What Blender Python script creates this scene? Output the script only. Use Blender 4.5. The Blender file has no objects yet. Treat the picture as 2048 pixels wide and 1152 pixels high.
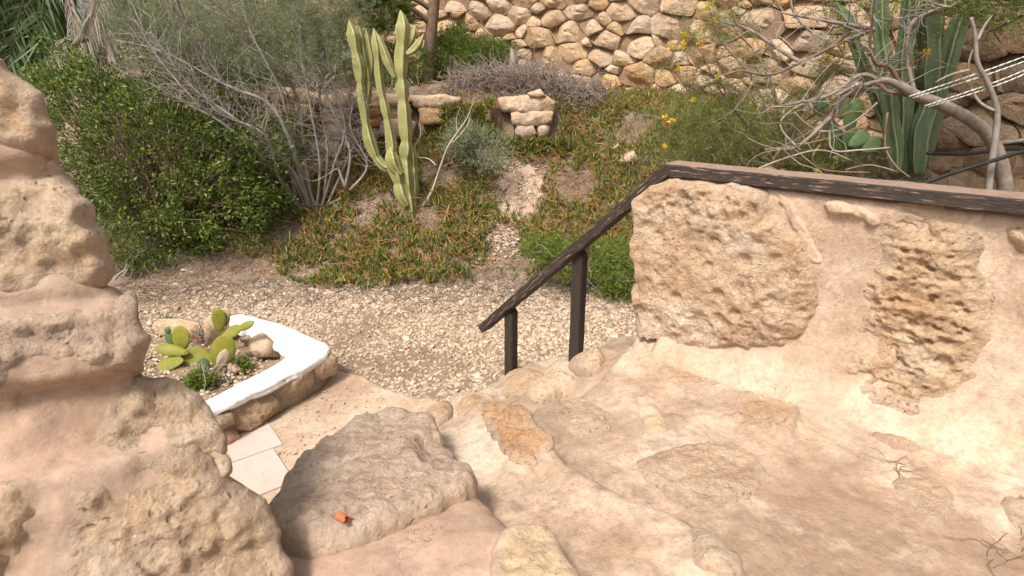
import bpy, math, random
import numpy as np
from mathutils import Vector
from mathutils.geometry import delaunay_2d_cdt

random.seed(7); rng = np.random.default_rng(7)
scene = bpy.context.scene
COL = scene.collection

# ------------------------------------------------------------------ camera
FPX, PITCH, CAMZ = 1150.0, math.radians(20.0), 2.2
cam_d = bpy.data.cameras.new('camera'); cam = bpy.data.objects.new('camera', cam_d); COL.objects.link(cam)
cam.location = (0, 0, CAMZ); cam.rotation_euler = (math.radians(90) - PITCH, 0, 0)
cam_d.sensor_width = 36; cam_d.lens = 36 * FPX / 2048; cam_d.clip_start = 0.02; cam_d.clip_end = 2000
cam_d.dof.use_dof = True; cam_d.dof.focus_distance = 4.2; cam_d.dof.aperture_fstop = 6.3
scene.camera = cam

# ------------------------------------------------------------------ sky, sun, exposure
SUN_EL, SUN_AZ = math.radians(56), math.atan2(-0.52, -0.85)      # azimuth from +Y towards +X
w = bpy.data.worlds.new('World'); scene.world = w; w.use_nodes = True
wn = w.node_tree.nodes; wl = w.node_tree.links; wn.clear()
sky = wn.new('ShaderNodeTexSky'); sky.sky_type = 'NISHITA'; sky.sun_disc = False
sky.sun_elevation = SUN_EL; sky.sun_rotation = SUN_AZ; sky.dust_density = 6; sky.air_density = 1.0; sky.ozone_density = 0.6
hs = wn.new('ShaderNodeHueSaturation'); hs.inputs['Saturation'].default_value = 0.22      # thin bright overcast
bg = wn.new('ShaderNodeBackground'); bg.inputs['Strength'].default_value = 0.10
wo = wn.new('ShaderNodeOutputWorld')
wl.new(sky.outputs[0], hs.inputs['Color']); wl.new(hs.outputs[0], bg.inputs['Color']); wl.new(bg.outputs[0], wo.inputs[0])
sd = bpy.data.lights.new('sun', 'SUN'); sd.energy = 2.4; sd.angle = math.radians(11); sd.color = (1.0, 0.92, 0.82)
sun = bpy.data.objects.new('sun', sd); COL.objects.link(sun)
sv = Vector((math.sin(SUN_AZ) * math.cos(SUN_EL), math.cos(SUN_AZ) * math.cos(SUN_EL), math.sin(SUN_EL)))
sun.rotation_euler = sv.to_track_quat('Z', 'Y').to_euler(); sun.location = sv * 30
vs = scene.view_settings
vs.view_transform = 'Standard'; vs.look = 'None'; vs.gamma = 1.0; vs.use_curve_mapping = False; vs.exposure = 0.78

# ------------------------------------------------------------------ pixel -> direction
def ray(px, py):
    xc, yc = px - 1024.0, 576.0 - py
    return np.array([xc, FPX * math.cos(PITCH) + yc * math.sin(PITCH), yc * math.cos(PITCH) - FPX * math.sin(PITCH)])
def Pz(px, py, z):
    d = ray(px, py); t = (z - CAMZ) / d[2]; return np.array([d[0] * t, d[1] * t, z])
def Pf(px, py, f):
    d = ray(px, py); t = f / d[1]; return np.array([d[0] * t, f, CAMZ + d[2] * t])
def Pp(px, py, O, N):
    d = ray(px, py); C = np.array([0, 0, CAMZ]); t = np.dot(O - C, N) / np.dot(d, N); return C + d * t

# ------------------------------------------------------------------ numpy noise
def _h(ix, iy, iz, s):
    n = (ix.astype(np.int64) * 374761393 + iy.astype(np.int64) * 668265263 + iz.astype(np.int64) * 2147483647 + s * 974634777) & 0xffffffff
    n = ((n ^ (n >> 13)) * 1274126177) & 0xffffffff
    n = ((n ^ (n >> 16)) * 2246822519) & 0xffffffff
    return ((n ^ (n >> 15)) & 0xffffff) / float(0xffffff)
def vnoise(p, s=0):
    p = np.asarray(p, float); i = np.floor(p); f = p - i; i = i.astype(np.int64)
    u = f * f * f * (f * (f * 6 - 15) + 10); r = 0
    for a in (0, 1):
        for b in (0, 1):
            for c in (0, 1):
                wgt = (u[:, 0] if a else 1 - u[:, 0]) * (u[:, 1] if b else 1 - u[:, 1]) * (u[:, 2] if c else 1 - u[:, 2])
                r = r + wgt * _h(i[:, 0] + a, i[:, 1] + b, i[:, 2] + c, s)
    return r * 2 - 1
def fbm(p, o=5, s=0, g=0.5, ridged=False):
    p = np.asarray(p, float); r = 0; a = 1.0; tot = 0
    for k in range(o):
        n = vnoise(p * (2.03 ** k) + 17.3 * k, s + k)
        if ridged: n = 1 - 2 * np.abs(n)
        r = r + a * n; tot += a; a *= g
    return r / tot
def worley(p, s=0):
    p = np.asarray(p, float); i = np.floor(p).astype(np.int64); f1 = np.full(len(p), 9.0); rad = np.zeros(len(p))
    for a in (-1, 0, 1):
        for b in (-1, 0, 1):
            for c in (-1, 0, 1):
                q = i + np.array([a, b, c])
                o = np.stack([_h(q[:, 0], q[:, 1], q[:, 2], s + k) for k in range(3)], 1)
                d = np.linalg.norm(q + o - p, axis=1); m = d < f1
                f1 = np.where(m, d, f1); rad = np.where(m, _h(q[:, 0], q[:, 1], q[:, 2], s + 9), rad)
    return f1, rad
def nrm(v):
    v = np.asarray(v, float); return v / (np.linalg.norm(v, axis=-1, keepdims=True) + 1e-12)
def sstep(a, b, x):
    t = np.clip((x - a) / (b - a), 0, 1); return t * t * (3 - 2 * t)

# ------------------------------------------------------------------ objects
def tag(o, label=None, cat=None, group=None, kind=None):
    for k, v in (('label', label), ('category', cat), ('group', group), ('kind', kind)):
        if v: o[k] = v
    return o
def thing(name, loc, label, cat, group=None):
    o = bpy.data.objects.new(name, None); COL.objects.link(o); o.location = loc; o.empty_display_size = 0.1
    return tag(o, label, cat, group)
def wloc(o):
    v = np.array(o.location)
    while o.parent: o = o.parent; v = v + np.array(o.location)
    return v
def mesh(name, V, F, mats, parent=None, smooth=True, attr=None, mi=None):
    """V (n,3) world coordinates; F: list of (k,3)/(k,4) arrays or a list of tuples."""
    V = np.asarray(V, float)
    base = np.array([(V[:, 0].min() + V[:, 0].max()) / 2, (V[:, 1].min() + V[:, 1].max()) / 2, V[:, 2].min()])
    me = bpy.data.meshes.new(name)
    if isinstance(F, np.ndarray): F = [F]
    if isinstance(F[0], np.ndarray):
        me.vertices.add(len(V)); me.vertices.foreach_set('co', (V - base).astype(np.float32).ravel())
        idx = np.concatenate([f.ravel() for f in F]).astype(np.int32)
        sizes = np.concatenate([np.full(len(f), f.shape[1], np.int32) for f in F])
        me.loops.add(len(idx)); me.loops.foreach_set('vertex_index', idx)
        me.polygons.add(len(sizes)); st = np.concatenate([[0], np.cumsum(sizes)[:-1]]).astype(np.int32)
        me.polygons.foreach_set('loop_start', st)
        try: me.polygons.foreach_set('loop_total', sizes)
        except Exception: pass
        me.update(calc_edges=True)
    else:
        me.from_pydata((V - base).tolist(), [], F); me.update()
    me.validate()
    for m in (mats if isinstance(mats, (list, tuple)) else [mats]): me.materials.append(m)
    if mi is not None: me.polygons.foreach_set('material_index', np.asarray(mi, np.int32))
    me.polygons.foreach_set('use_smooth', np.full(len(me.polygons), smooth))
    if attr is not None:
        at = me.attributes.new('rib', 'FLOAT', 'POINT'); at.data.foreach_set('value', np.asarray(attr, np.float32))
    o = bpy.data.objects.new(name, me); COL.objects.link(o)
    if parent is not None:
        o.parent = parent; base = base - wloc(parent)
    o.location = base
    return o

# ------------------------------------------------------------------ materials
class NT:
    def __init__(s, name):
        s.m = bpy.data.materials.new(name); s.m.use_nodes = True; s.t = s.m.node_tree; s.t.nodes.clear()
        s.out = s.n('ShaderNodeOutputMaterial'); s.b = s.n('ShaderNodeBsdfPrincipled'); s.l(s.b.outputs[0], s.out.inputs[0])
        s.b.inputs['Specular IOR Level'].default_value = 0.3
    def n(s, k, **kw):
        n = s.t.nodes.new(k)
        for a, v in kw.items(): setattr(n, a, v)
        return n
    def l(s, a, b): s.t.links.new(a, b)
    def coord(s, rnd=True):
        tc = s.n('ShaderNodeTexCoord')
        if not rnd: return tc.outputs['Object']
        oi = s.n('ShaderNodeObjectInfo'); mu = s.n('ShaderNodeMath', operation='MULTIPLY'); mu.inputs[1].default_value = 37
        s.l(oi.outputs['Random'], mu.inputs[0]); va = s.n('ShaderNodeVectorMath', operation='ADD')
        s.l(tc.outputs['Object'], va.inputs[0]); s.l(mu.outputs[0], va.inputs[1]); return va.outputs[0]
    def noise(s, vec, scale, detail=6, rough=0.6, dist=0.0):
        n = s.n('ShaderNodeTexNoise'); n.inputs['Scale'].default_value = scale; n.inputs['Detail'].default_value = detail
        n.inputs['Roughness'].default_value = rough; n.inputs['Distortion'].default_value = dist; s.l(vec, n.inputs['Vector']); return n.outputs['Fac']
    def ramp(s, fac, stops, interp='LINEAR'):
        r = s.n('ShaderNodeValToRGB'); r.color_ramp.interpolation = interp; e = r.color_ramp.elements
        while len(e) < len(stops): e.new(0.5)
        for k, (p, c) in enumerate(stops):
            e[k].position = p; e[k].color = (c[0], c[1], c[2], 1) if not np.isscalar(c) else (c, c, c, 1)
        s.l(fac, r.inputs[0]); return r.outputs[0]
    def mix(s, fac, a, b, mode='MIX'):
        m = s.n('ShaderNodeMix', data_type='RGBA', blend_type=mode)
        for sock, v in ((m.inputs[0], fac), (m.inputs[6], a), (m.inputs[7], b)):
            if hasattr(v, 'is_linked'): s.l(v, sock)
            else: sock.default_value = v if np.isscalar(v) else (v[0], v[1], v[2], 1)
        return m.outputs[2]
    def math(s, op, a, b):
        m = s.n('ShaderNodeMath', operation=op)
        for sock, v in ((m.inputs[0], a), (m.inputs[1], b)):
            if hasattr(v, 'is_linked'): s.l(v, sock)
            else: sock.default_value = v
        return m.outputs[0]
    def bump(s, h, strength, dist):
        b = s.n('ShaderNodeBump'); b.inputs['Strength'].default_value = strength; b.inputs['Distance'].default_value = dist
        s.l(h, b.inputs['Height']); s.l(b.outputs[0], s.b.inputs['Normal'])
    def done(s, col, rough=0.9):
        if hasattr(col, 'is_linked'): s.l(col, s.b.inputs['Base Color'])
        else: s.b.inputs['Base Color'].default_value = (*col, 1)
        s.b.inputs['Roughness'].default_value = rough; return s.m

def rock(name, c1, c2, c3, stain, dark=(0.10, 0.08, 0.06), scale=4.0, stain_amt=0.55, dark_amt=0.5, bump=0.5, bscale=28.0, vary=0.0, bdist=0.02, dirt=0.0, grit=0.45, pores=0.7, smear=(0.53, 0.385, 0.275)):
    t = NT(name); v = t.coord()
    base = t.ramp(t.noise(v, scale, 9, 0.65, 0.6), [(0.30, c1), (0.5, c2), (0.70, c3)])
    st = t.ramp(t.noise(v, scale * 0.55, 5, 0.55, 1.2), [(0.50, 0.0), (0.66, stain_amt)])
    col = t.mix(st, base, stain)
    dk = t.ramp(t.noise(v, scale * 2.6, 10, 0.72, 0.3), [(0.53, 0.0), (0.68, dark_amt)])
    col = t.mix(dk, col, dark)
    fine = t.ramp(t.noise(v, scale * 22, 6, 0.7), [(0.28, 1 - grit), (0.50, 1 - grit * 0.15), (0.75, 1 + grit * 0.4)])
    col = t.mix(1.0, col, fine, 'MULTIPLY')
    if dirt:
        dm = t.ramp(t.noise(v, 1.15, 9, 0.68, 0.8), [(0.46, 0.0), (0.62, dirt)]); col = t.mix(dm, col, (0.27, 0.185, 0.125))
        ck = t.n('ShaderNodeTexVoronoi', feature='DISTANCE_TO_EDGE'); ck.inputs['Scale'].default_value = 3.2
        wv = t.n('ShaderNodeVectorMath', operation='ADD'); t.l(v, wv.inputs[0]); nz_ = t.n('ShaderNodeTexNoise'); nz_.inputs['Scale'].default_value = 5; nz_.inputs['Detail'].default_value = 6; t.l(v, nz_.inputs['Vector']); t.l(nz_.outputs['Color'], wv.inputs[1]); t.l(wv.outputs[0], ck.inputs['Vector'])
        line = t.math('MULTIPLY', t.ramp(ck.outputs['Distance'], [(0.002, 0.8), (0.010, 0.0)]), t.ramp(t.noise(v, 2.3, 3), [(0.52, 0.0), (0.60, 1.0)]))
        col = t.mix(line, col, (0.12, 0.085, 0.06))
    mott = t.ramp(t.noise(v, scale * 6.5, 8, 0.7, 0.4), [(0.32, 1 - grit * 0.75), (0.50, 1.0), (0.70, 1 + grit * 0.35)]); col = t.mix(1.0, col, mott, 'MULTIPLY')
    sa = t.n('ShaderNodeAttribute', attribute_name='rib')                      # mortar smeared over a stone's edge, trodden dirt on a step
    sf = t.ramp(t.math('ADD', t.math('MULTIPLY', sa.outputs['Fac'], 0.75), t.math('MULTIPLY', t.math('SUBTRACT', t.noise(v, 7, 8, 0.7), 0.5), t.math('MULTIPLY', t.math('GREATER_THAN', sa.outputs['Fac'], 0.001), 1.5))), [(0.24, 0.0), (0.50, 0.92)])
    sc_ = t.mix(t.ramp(t.noise(v, 4, 8, 0.65), [(0.35, 0.0), (0.65, 1.0)]), tuple(x * 0.84 for x in smear), tuple(min(1, x * 1.13) for x in smear))
    sc_ = t.mix(1.0, sc_, t.ramp(t.noise(v, 60, 4, 0.7), [(0.3, 0.8), (0.7, 1.1)]), 'MULTIPLY'); col = t.mix(sf, col, sc_)
    # open pores of the limestone
    po = t.n('ShaderNodeTexVoronoi'); po.inputs['Scale'].default_value = 34; pv = t.n('ShaderNodeVectorMath', operation='ADD'); pn = t.n('ShaderNodeTexNoise'); pn.inputs['Scale'].default_value = 30; pn.inputs['Detail'].default_value = 4
    t.l(v, pn.inputs['Vector']); sc2 = t.n('ShaderNodeVectorMath', operation='SCALE'); sc2.inputs['Scale'].default_value = 0.03; t.l(pn.outputs['Color'], sc2.inputs[0]); t.l(v, pv.inputs[0]); t.l(sc2.outputs[0], pv.inputs[1]); t.l(pv.outputs[0], po.inputs['Vector'])
    pm_ = t.math('MULTIPLY', t.ramp(po.outputs['Distance'], [(0.13, 1.0), (0.26, 0.0)]), t.ramp(t.noise(v, 4.5, 5, 0.6), [(0.50, 0.0), (0.62, pores)]))
    col = t.mix(pm_, col, dark)
    if vary:
        oi = t.n('ShaderNodeObjectInfo'); h = t.n('ShaderNodeHueSaturation'); t.l(col, h.inputs['Color'])
        t.l(t.math('ADD', t.math('MULTIPLY', oi.outputs['Random'], vary), 1 - vary * 0.5), h.inputs['Value'])
        wn_ = t.n('ShaderNodeTexWhiteNoise', noise_dimensions='1D'); t.l(oi.outputs['Random'], wn_.inputs['W'])
        t.l(t.math('ADD', t.math('MULTIPLY', wn_.outputs['Value'], 0.35), 0.80), h.inputs['Saturation']); col = h.outputs[0]
    vo = t.n('ShaderNodeTexVoronoi'); vo.inputs['Scale'].default_value = bscale * 2.2; t.l(v, vo.inputs['Vector'])
    pit = t.ramp(vo.outputs['Distance'], [(0.08, 0.0), (0.35, 1.0)])
    hgt = t.math('ADD', t.math('MULTIPLY', t.noise(v, bscale, 10, 0.72), 1.6), t.math('MULTIPLY', pit, 0.22))
    hgt = t.math('SUBTRACT', t.math('ADD', hgt, t.math('MULTIPLY', t.noise(v, bscale * 0.4, 8, 0.65), 1.6)), t.math('MULTIPLY', pm_, 0.9))
    t.bump(hgt, bump, bdist)
    return t.done(col, 0.93)

def leafmat(name, stops, rough=0.55, trans=0.25, scale=2.0):
    """colour differs from leaf to leaf and from clump to clump"""
    t = NT(name); g = t.n('ShaderNodeNewGeometry'); v = t.coord(False)
    f = t.math('ADD', t.math('MULTIPLY', g.outputs['Random Per Island'], 0.72), t.math('MULTIPLY', t.noise(v, scale, 3), 0.28))
    col = t.ramp(f, stops); t.b.inputs['Specular IOR Level'].default_value = 0.35
    m = t.done(col, rough)
    if trans:
        tr = t.n('ShaderNodeBsdfTranslucent'); t.l(col, tr.inputs['Color']); mx = t.n('ShaderNodeMixShader'); mx.inputs[0].default_value = trans
        t.l(t.b.outputs[0], mx.inputs[1]); t.l(tr.outputs[0], mx.inputs[2]); t.l(mx.outputs[0], t.out.inputs[0])
    return m

M = {}
M['mortar'] = rock('pale_mortar', (0.43, 0.29, 0.195), (0.545, 0.40, 0.29), (0.62, 0.485, 0.375), (0.43, 0.30, 0.205), (0.28, 0.19, 0.135), scale=2.6, dark_amt=0.45, stain_amt=0.55, bump=0.45, bscale=40, bdist=0.012, dirt=0.30, grit=0.28, pores=0.25)
M['walk'] = rock('worn_step_mortar', (0.40, 0.265, 0.175), (0.55, 0.405, 0.295), (0.65, 0.52, 0.41), (0.36, 0.245, 0.165), (0.21, 0.145, 0.105), scale=2.2, dark_amt=0.55, stain_amt=0.7, bump=0.55, bscale=30, bdist=0.014, dirt=0.70, grit=0.32, smear=(0.335, 0.225, 0.15), pores=0.35)
M['flush'] = rock('flush_limestone', (0.43, 0.272, 0.165), (0.57, 0.405, 0.275), (0.67, 0.52, 0.39), (0.52, 0.33, 0.185), (0.29, 0.185, 0.12), scale=5.0, dark_amt=0.55, stain_amt=0.6, bump=0.9, bscale=30, grit=0.32)
M['pinkmortar'] = rock('pink_mortar', (0.42, 0.27, 0.185), (0.51, 0.355, 0.26), (0.59, 0.445, 0.345), (0.40, 0.27, 0.19), (0.27, 0.19, 0.145), scale=2.2, dark_amt=0.35, bump=0.35, bscale=42, bdist=0.010, dirt=0.35, grit=0.25, pores=0.35)
M['cream'] = rock('cream_limestone', (0.47, 0.30, 0.185), (0.60, 0.435, 0.295), (0.69, 0.55, 0.42), (0.53, 0.325, 0.175), (0.29, 0.175, 0.105), scale=3.2, dark_amt=0.55, bump=0.9, bscale=26, grit=0.32)
M['tanrock'] = rock('tan_limestone', (0.46, 0.295, 0.175), (0.56, 0.40, 0.26), (0.64, 0.51, 0.38), (0.52, 0.32, 0.16), (0.24, 0.15, 0.10), scale=3.2, dark_amt=0.6, bump=0.8, bscale=24, grit=0.3)
M['greyrock'] = rock('grey_pink_rock', (0.39, 0.27, 0.20), (0.50, 0.365, 0.275), (0.61, 0.485, 0.385), (0.56, 0.37, 0.235), (0.27, 0.20, 0.16), scale=2.6, dark_amt=0.6, stain_amt=0.65, bump=0.8, bscale=26, grit=0.35)
M['orange'] = rock('orange_rock', (0.50, 0.255, 0.11), (0.57, 0.345, 0.19), (0.60, 0.44, 0.305), (0.40, 0.29, 0.21), (0.27, 0.19, 0.14), scale=4.2, dark_amt=0.5, stain_amt=0.7, bump=0.9, bscale=30, grit=0.35)
M['yellow'] = rock('yellow_rock', (0.47, 0.315, 0.175), (0.55, 0.405, 0.255), (0.61, 0.50, 0.37), (0.46, 0.34, 0.24), (0.26, 0.18, 0.12), scale=4.0, dark_amt=0.4, bump=0.6, bscale=28, grit=0.3)
M['wallstone'] = rock('field_stone', (0.45, 0.275, 0.14), (0.58, 0.39, 0.23), (0.67, 0.51, 0.345), (0.58, 0.45, 0.32), (0.24, 0.15, 0.085), scale=5.0, dark_amt=0.40, stain_amt=0.5, bump=0.9, bscale=18, vary=0.28, bdist=0.03, grit=0.3)
M['shadedstone'] = rock('shaded_field_stone', (0.20, 0.115, 0.06), (0.29, 0.18, 0.10), (0.37, 0.25, 0.15), (0.25, 0.17, 0.11), (0.09, 0.06, 0.04), scale=4.0, dark_amt=0.5, bump=0.8, bscale=16, vary=0.35, bdist=0.03)  # field stone with the tree's shade put into a darker brown colour
M['redstone'] = rock('reddish_stone', (0.42, 0.22, 0.11), (0.52, 0.32, 0.18), (0.62, 0.46, 0.30), (0.5, 0.38, 0.26), (0.2, 0.12, 0.08), scale=4.5, dark_amt=0.4, bump=0.7, bscale=20, vary=0.3)
M['planterstone'] = rock('brown_planter_stone', (0.32, 0.22, 0.145), (0.43, 0.31, 0.21), (0.52, 0.40, 0.285), (0.38, 0.27, 0.18), (0.13, 0.10, 0.075), scale=6, dark_amt=0.5, bump=0.8, bscale=36, vary=0.2)
M['joint'] = rock('joint_earth', (0.19, 0.12, 0.07), (0.28, 0.185, 0.115), (0.36, 0.25, 0.165), (0.22, 0.15, 0.10), scale=6, bump=0.5)
M['cement'] = rock('grey_cement', (0.27, 0.215, 0.165), (0.34, 0.27, 0.21), (0.40, 0.33, 0.26), (0.30, 0.21, 0.14), scale=7, bump=0.5, bscale=50)
M['tile'] = rock('pink_floor_tile', (0.50, 0.385, 0.33), (0.545, 0.43, 0.375), (0.59, 0.48, 0.425), (0.48, 0.37, 0.31), (0.40, 0.30, 0.25), scale=2.5, dark_amt=0.15, bump=0.05, bscale=60, bdist=0.003, grit=0.07, pores=0)
M['gravelbed'] = rock('gravel_bed', (0.255, 0.174, 0.106), (0.357, 0.255, 0.166), (0.459, 0.357, 0.255), (0.289, 0.187, 0.111), (0.128, 0.085, 0.051), scale=6, bump=0.8, bscale=40)

def soil():
    t = NT('dry_soil'); v = t.coord(False)
    c = t.ramp(t.noise(v, 1.6, 8, 0.7), [(0.3, (0.19, 0.125, 0.08)), (0.5, (0.30, 0.215, 0.15)), (0.7, (0.42, 0.33, 0.25))])
    red = t.ramp(t.noise(v, 0.5, 3), [(0.48, 0.0), (0.62, 0.45)]); c = t.mix(red, c, (0.26, 0.13, 0.065))
    f = t.ramp(t.noise(v, 60, 5, 0.8), [(0.3, 0.6), (0.7, 1.3)]); c = t.mix(1.0, c, f, 'MULTIPLY')
    t.bump(t.noise(v, 25, 9, 0.75), 0.9, 0.04); return t.done(c, 0.97)
M['soil'] = soil()
def limewash():
    t = NT('white_limewash'); v = t.coord()
    c = t.ramp(t.noise(v, 7, 6, 0.6), [(0.3, (0.76, 0.76, 0.75)), (0.6, (0.82, 0.82, 0.81))])
    vo = t.n('ShaderNodeTexVoronoi'); vo.inputs['Scale'].default_value = 9; t.l(v, vo.inputs['Vector'])
    c = t.mix(t.ramp(vo.outputs['Distance'], [(0.035, 0.75), (0.06, 0.0)]), c, (0.30, 0.36, 0.42))
    t.bump(t.noise(v, 26, 7, 0.6), 0.35, 0.012); return t.done(c, 0.8)
M['white'] = limewash()
def oldwood(name='weathered_brown_paint', worn=(0.55, 0.61), axis=None):
    t = NT(name); tc = t.n('ShaderNodeTexCoord'); mp = t.n('ShaderNodeMapping'); t.l(tc.outputs['UV'], mp.inputs['Vector'])
    mp.inputs['Scale'].default_value = (7.0, 75.0, 1.0)
    v = mp.outputs[0]
    paint = t.ramp(t.noise(v, 2.0, 6, 0.6), [(0.3, (0.024, 0.017, 0.013)), (0.7, (0.062, 0.046, 0.037))])
    bare = t.ramp(t.noise(v, 3.0, 8, 0.7), [(0.3, (0.16, 0.095, 0.065)), (0.5, (0.31, 0.205, 0.15)), (0.7, (0.50, 0.37, 0.29))])
    wear = t.ramp(t.noise(v, 1.35, 10, 0.68, 0.2), [(worn[0], 0.0), (worn[1], 1.0)])
    c = t.mix(wear, paint, bare)
    hgt = t.math('SUBTRACT', t.noise(v, 4.0, 8, 0.7), t.math('MULTIPLY', wear, 0.35)); t.bump(hgt, 0.8, 0.006)
    return t.done(c, 0.72)
M['wood'] = oldwood(); M['woodtop'] = oldwood('bare_worn_wood', (0.36, 0.46)); M['woodpost'] = oldwood('dark_post_paint', (0.64, 0.68))
def plain(name, c1, c2, scale=8, rough=0.8, bump=0.4, bs=30):
    t = NT(name); v = t.coord(); c = t.ramp(t.noise(v, scale, 7, 0.65), [(0.3, c1), (0.7, c2)])
    t.bump(t.noise(v, bs, 7, 0.7), bump, 0.01); return t.done(c, rough)
M['bark'] = plain('grey_bark', (0.16, 0.125, 0.10), (0.34, 0.28, 0.235), 14, 0.9, 0.7)
M['darkbark'] = plain('brown_bark', (0.12, 0.075, 0.05), (0.24, 0.16, 0.115), 18, 0.9, 0.9)
M['twig'] = plain('grey_twig', (0.19, 0.165, 0.145), (0.36, 0.32, 0.285), 10, 0.9, 0.2)
M['palegrey'] = plain('pale_dead_wood', (0.36, 0.30, 0.24), (0.58, 0.50, 0.41), 10, 0.9, 0.3)
M['redtwig'] = plain('reddish_twig', (0.22, 0.12, 0.075), (0.40, 0.26, 0.17), 10, 0.85, 0.3)
M['drytwig'] = plain('dry_grey_brush', (0.20, 0.15, 0.125), (0.37, 0.30, 0.255), 8, 0.95, 0.1)
M['black'] = plain('black_hose_rubber', (0.012, 0.012, 0.013), (0.03, 0.03, 0.032), 20, 0.5, 0.1)
M['terracotta'] = plain('terracotta', (0.36, 0.115, 0.055), (0.46, 0.17, 0.09), 20, 0.8, 0.3)
M['ironpipe'] = plain('grey_pipe', (0.20, 0.17, 0.145), (0.36, 0.31, 0.27), 15, 0.6, 0.2)
M['bushleaf'] = leafmat('bush_leaf', [(0.0, (0.036, 0.065, 0.013)), (0.4, (0.075, 0.124, 0.019)), (0.68, (0.143, 0.195, 0.029)), (0.88, (0.273, 0.280, 0.046)), (1.0, (0.429, 0.312, 0.052))], 0.42, 0.22)
M['darkleaf'] = leafmat('dark_leaf', [(0.0, (0.032, 0.072, 0.016)), (0.5, (0.081, 0.153, 0.032)), (1.0, (0.177, 0.258, 0.056))], 0.5, 0.2)
M['feather'] = leafmat('grey_green_needle', [(0.0, (0.14, 0.165, 0.085)), (0.5, (0.25, 0.28, 0.15)), (1.0, (0.39, 0.40, 0.25))], 0.7, 0.35)
M['pinneedle'] = leafmat('pine_needle', [(0.0, (0.044, 0.088, 0.013)), (0.5, (0.125, 0.188, 0.025)), (1.0, (0.250, 0.275, 0.050))], 0.6, 0.3)
M['tipleaf'] = leafmat('pinnate_leaflet', [(0.0, (0.088, 0.121, 0.033)), (0.5, (0.187, 0.231, 0.061)), (1.0, (0.330, 0.330, 0.110))], 0.6, 0.35)
M['fresh'] = leafmat('fresh_green_leaf', [(0.0, (0.06, 0.10, 0.015)), (0.5, (0.16, 0.22, 0.03)), (1.0, (0.30, 0.33, 0.07))], 0.5, 0.35)
M['ice'] = leafmat('ice_plant_leaf', [(0.0, (0.054, 0.085, 0.018)), (0.38, (0.116, 0.163, 0.031)), (0.62, (0.202, 0.233, 0.047)), (0.74, (0.327, 0.217, 0.054)), (0.88, (0.559, 0.265, 0.078)), (1.0, (0.466, 0.186, 0.078))], 0.45, 0.15, 1.1)
M['icestem'] = leafmat('ice_plant_stem', [(0.0, (0.12, 0.07, 0.04)), (0.5, (0.30, 0.165, 0.06)), (1.0, (0.50, 0.29, 0.09))], 0.7, 0.0)
M['litter'] = leafmat('dry_litter', [(0.0, (0.10, 0.07, 0.05)), (0.5, (0.24, 0.18, 0.14)), (1.0, (0.42, 0.35, 0.29))], 0.9, 0.0)
M['palm'] = leafmat('palm_leaflet', [(0.0, (0.026, 0.052, 0.016)), (0.5, (0.065, 0.111, 0.033)), (1.0, (0.169, 0.202, 0.078))], 0.45, 0.2)
M['deadpalm'] = leafmat('dead_palm_leaflet', [(0.0, (0.20, 0.155, 0.12)), (0.5, (0.34, 0.285, 0.24)), (1.0, (0.50, 0.44, 0.385))], 0.8, 0.2)
M['gravel'] = leafmat('pale_gravel', [(0.0, (0.259, 0.173, 0.108)), (0.3, (0.389, 0.281, 0.194)), (0.65, (0.486, 0.373, 0.275)), (0.9, (0.583, 0.481, 0.383)), (1.0, (0.659, 0.583, 0.497))], 0.9, 0.0, 1.0)
M['petal'] = leafmat('yellow_petal', [(0.0, (0.72, 0.55, 0.01)), (1.0, (0.80, 0.70, 0.06))], 0.6, 0.2)
M['stamen'] = leafmat('red_stamen', [(0.0, (0.42, 0.04, 0.03)), (1.0, (0.60, 0.18, 0.10))], 0.6, 0.2)
M['dryweed'] = leafmat('dry_red_weed', [(0.0, (0.20, 0.08, 0.04)), (1.0, (0.42, 0.20, 0.10))], 0.8, 0.1)
def succulent(name, a, b, edge, spots=None):
    t = NT(name); v = t.coord(); at = t.n('ShaderNodeAttribute', attribute_name='rib')
    c = t.ramp(t.noise(v, 5, 6, 0.6, 0.4), [(0.3, a), (0.7, b)])
    sc = t.ramp(t.noise(v, 22, 8, 0.7), [(0.55, 0.0), (0.75, 0.35)]); c = t.mix(sc, c, edge)
    c = t.mix(t.ramp(at.outputs['Fac'], [(0.80, 0.0), (0.98, 0.85)]), c, edge)
    if spots:
        vo = t.n('ShaderNodeTexVoronoi'); vo.inputs['Scale'].default_value = spots; t.l(v, vo.inputs['Vector'])
        c = t.mix(t.ramp(vo.outputs['Distance'], [(0.10, 0.8), (0.17, 0.0)]), c, (0.06, 0.05, 0.02))
    t.bump(t.noise(v, 40, 6, 0.6), 0.25, 0.006); return t.done(c, 0.55)
M['palecactus'] = succulent('pale_cactus_skin', (0.215, 0.225, 0.065), (0.34, 0.325, 0.13), (0.56, 0.50, 0.36))
M['greencactus'] = succulent('green_cactus_skin', (0.07, 0.115, 0.06), (0.135, 0.175, 0.095), (0.34, 0.33, 0.17))
M['pad'] = succulent('prickly_pear_skin', (0.145, 0.150, 0.016), (0.25, 0.235, 0.035), (0.30, 0.24, 0.05), 26)
M['greenpad'] = succulent('green_pad_skin', (0.07, 0.13, 0.045), (0.12, 0.19, 0.07), (0.2, 0.22, 0.09), 18)
M['deadpad'] = succulent('dry_pad_skin', (0.36, 0.27, 0.17), (0.46, 0.36, 0.25), (0.4, 0.3, 0.2), 26)
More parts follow.
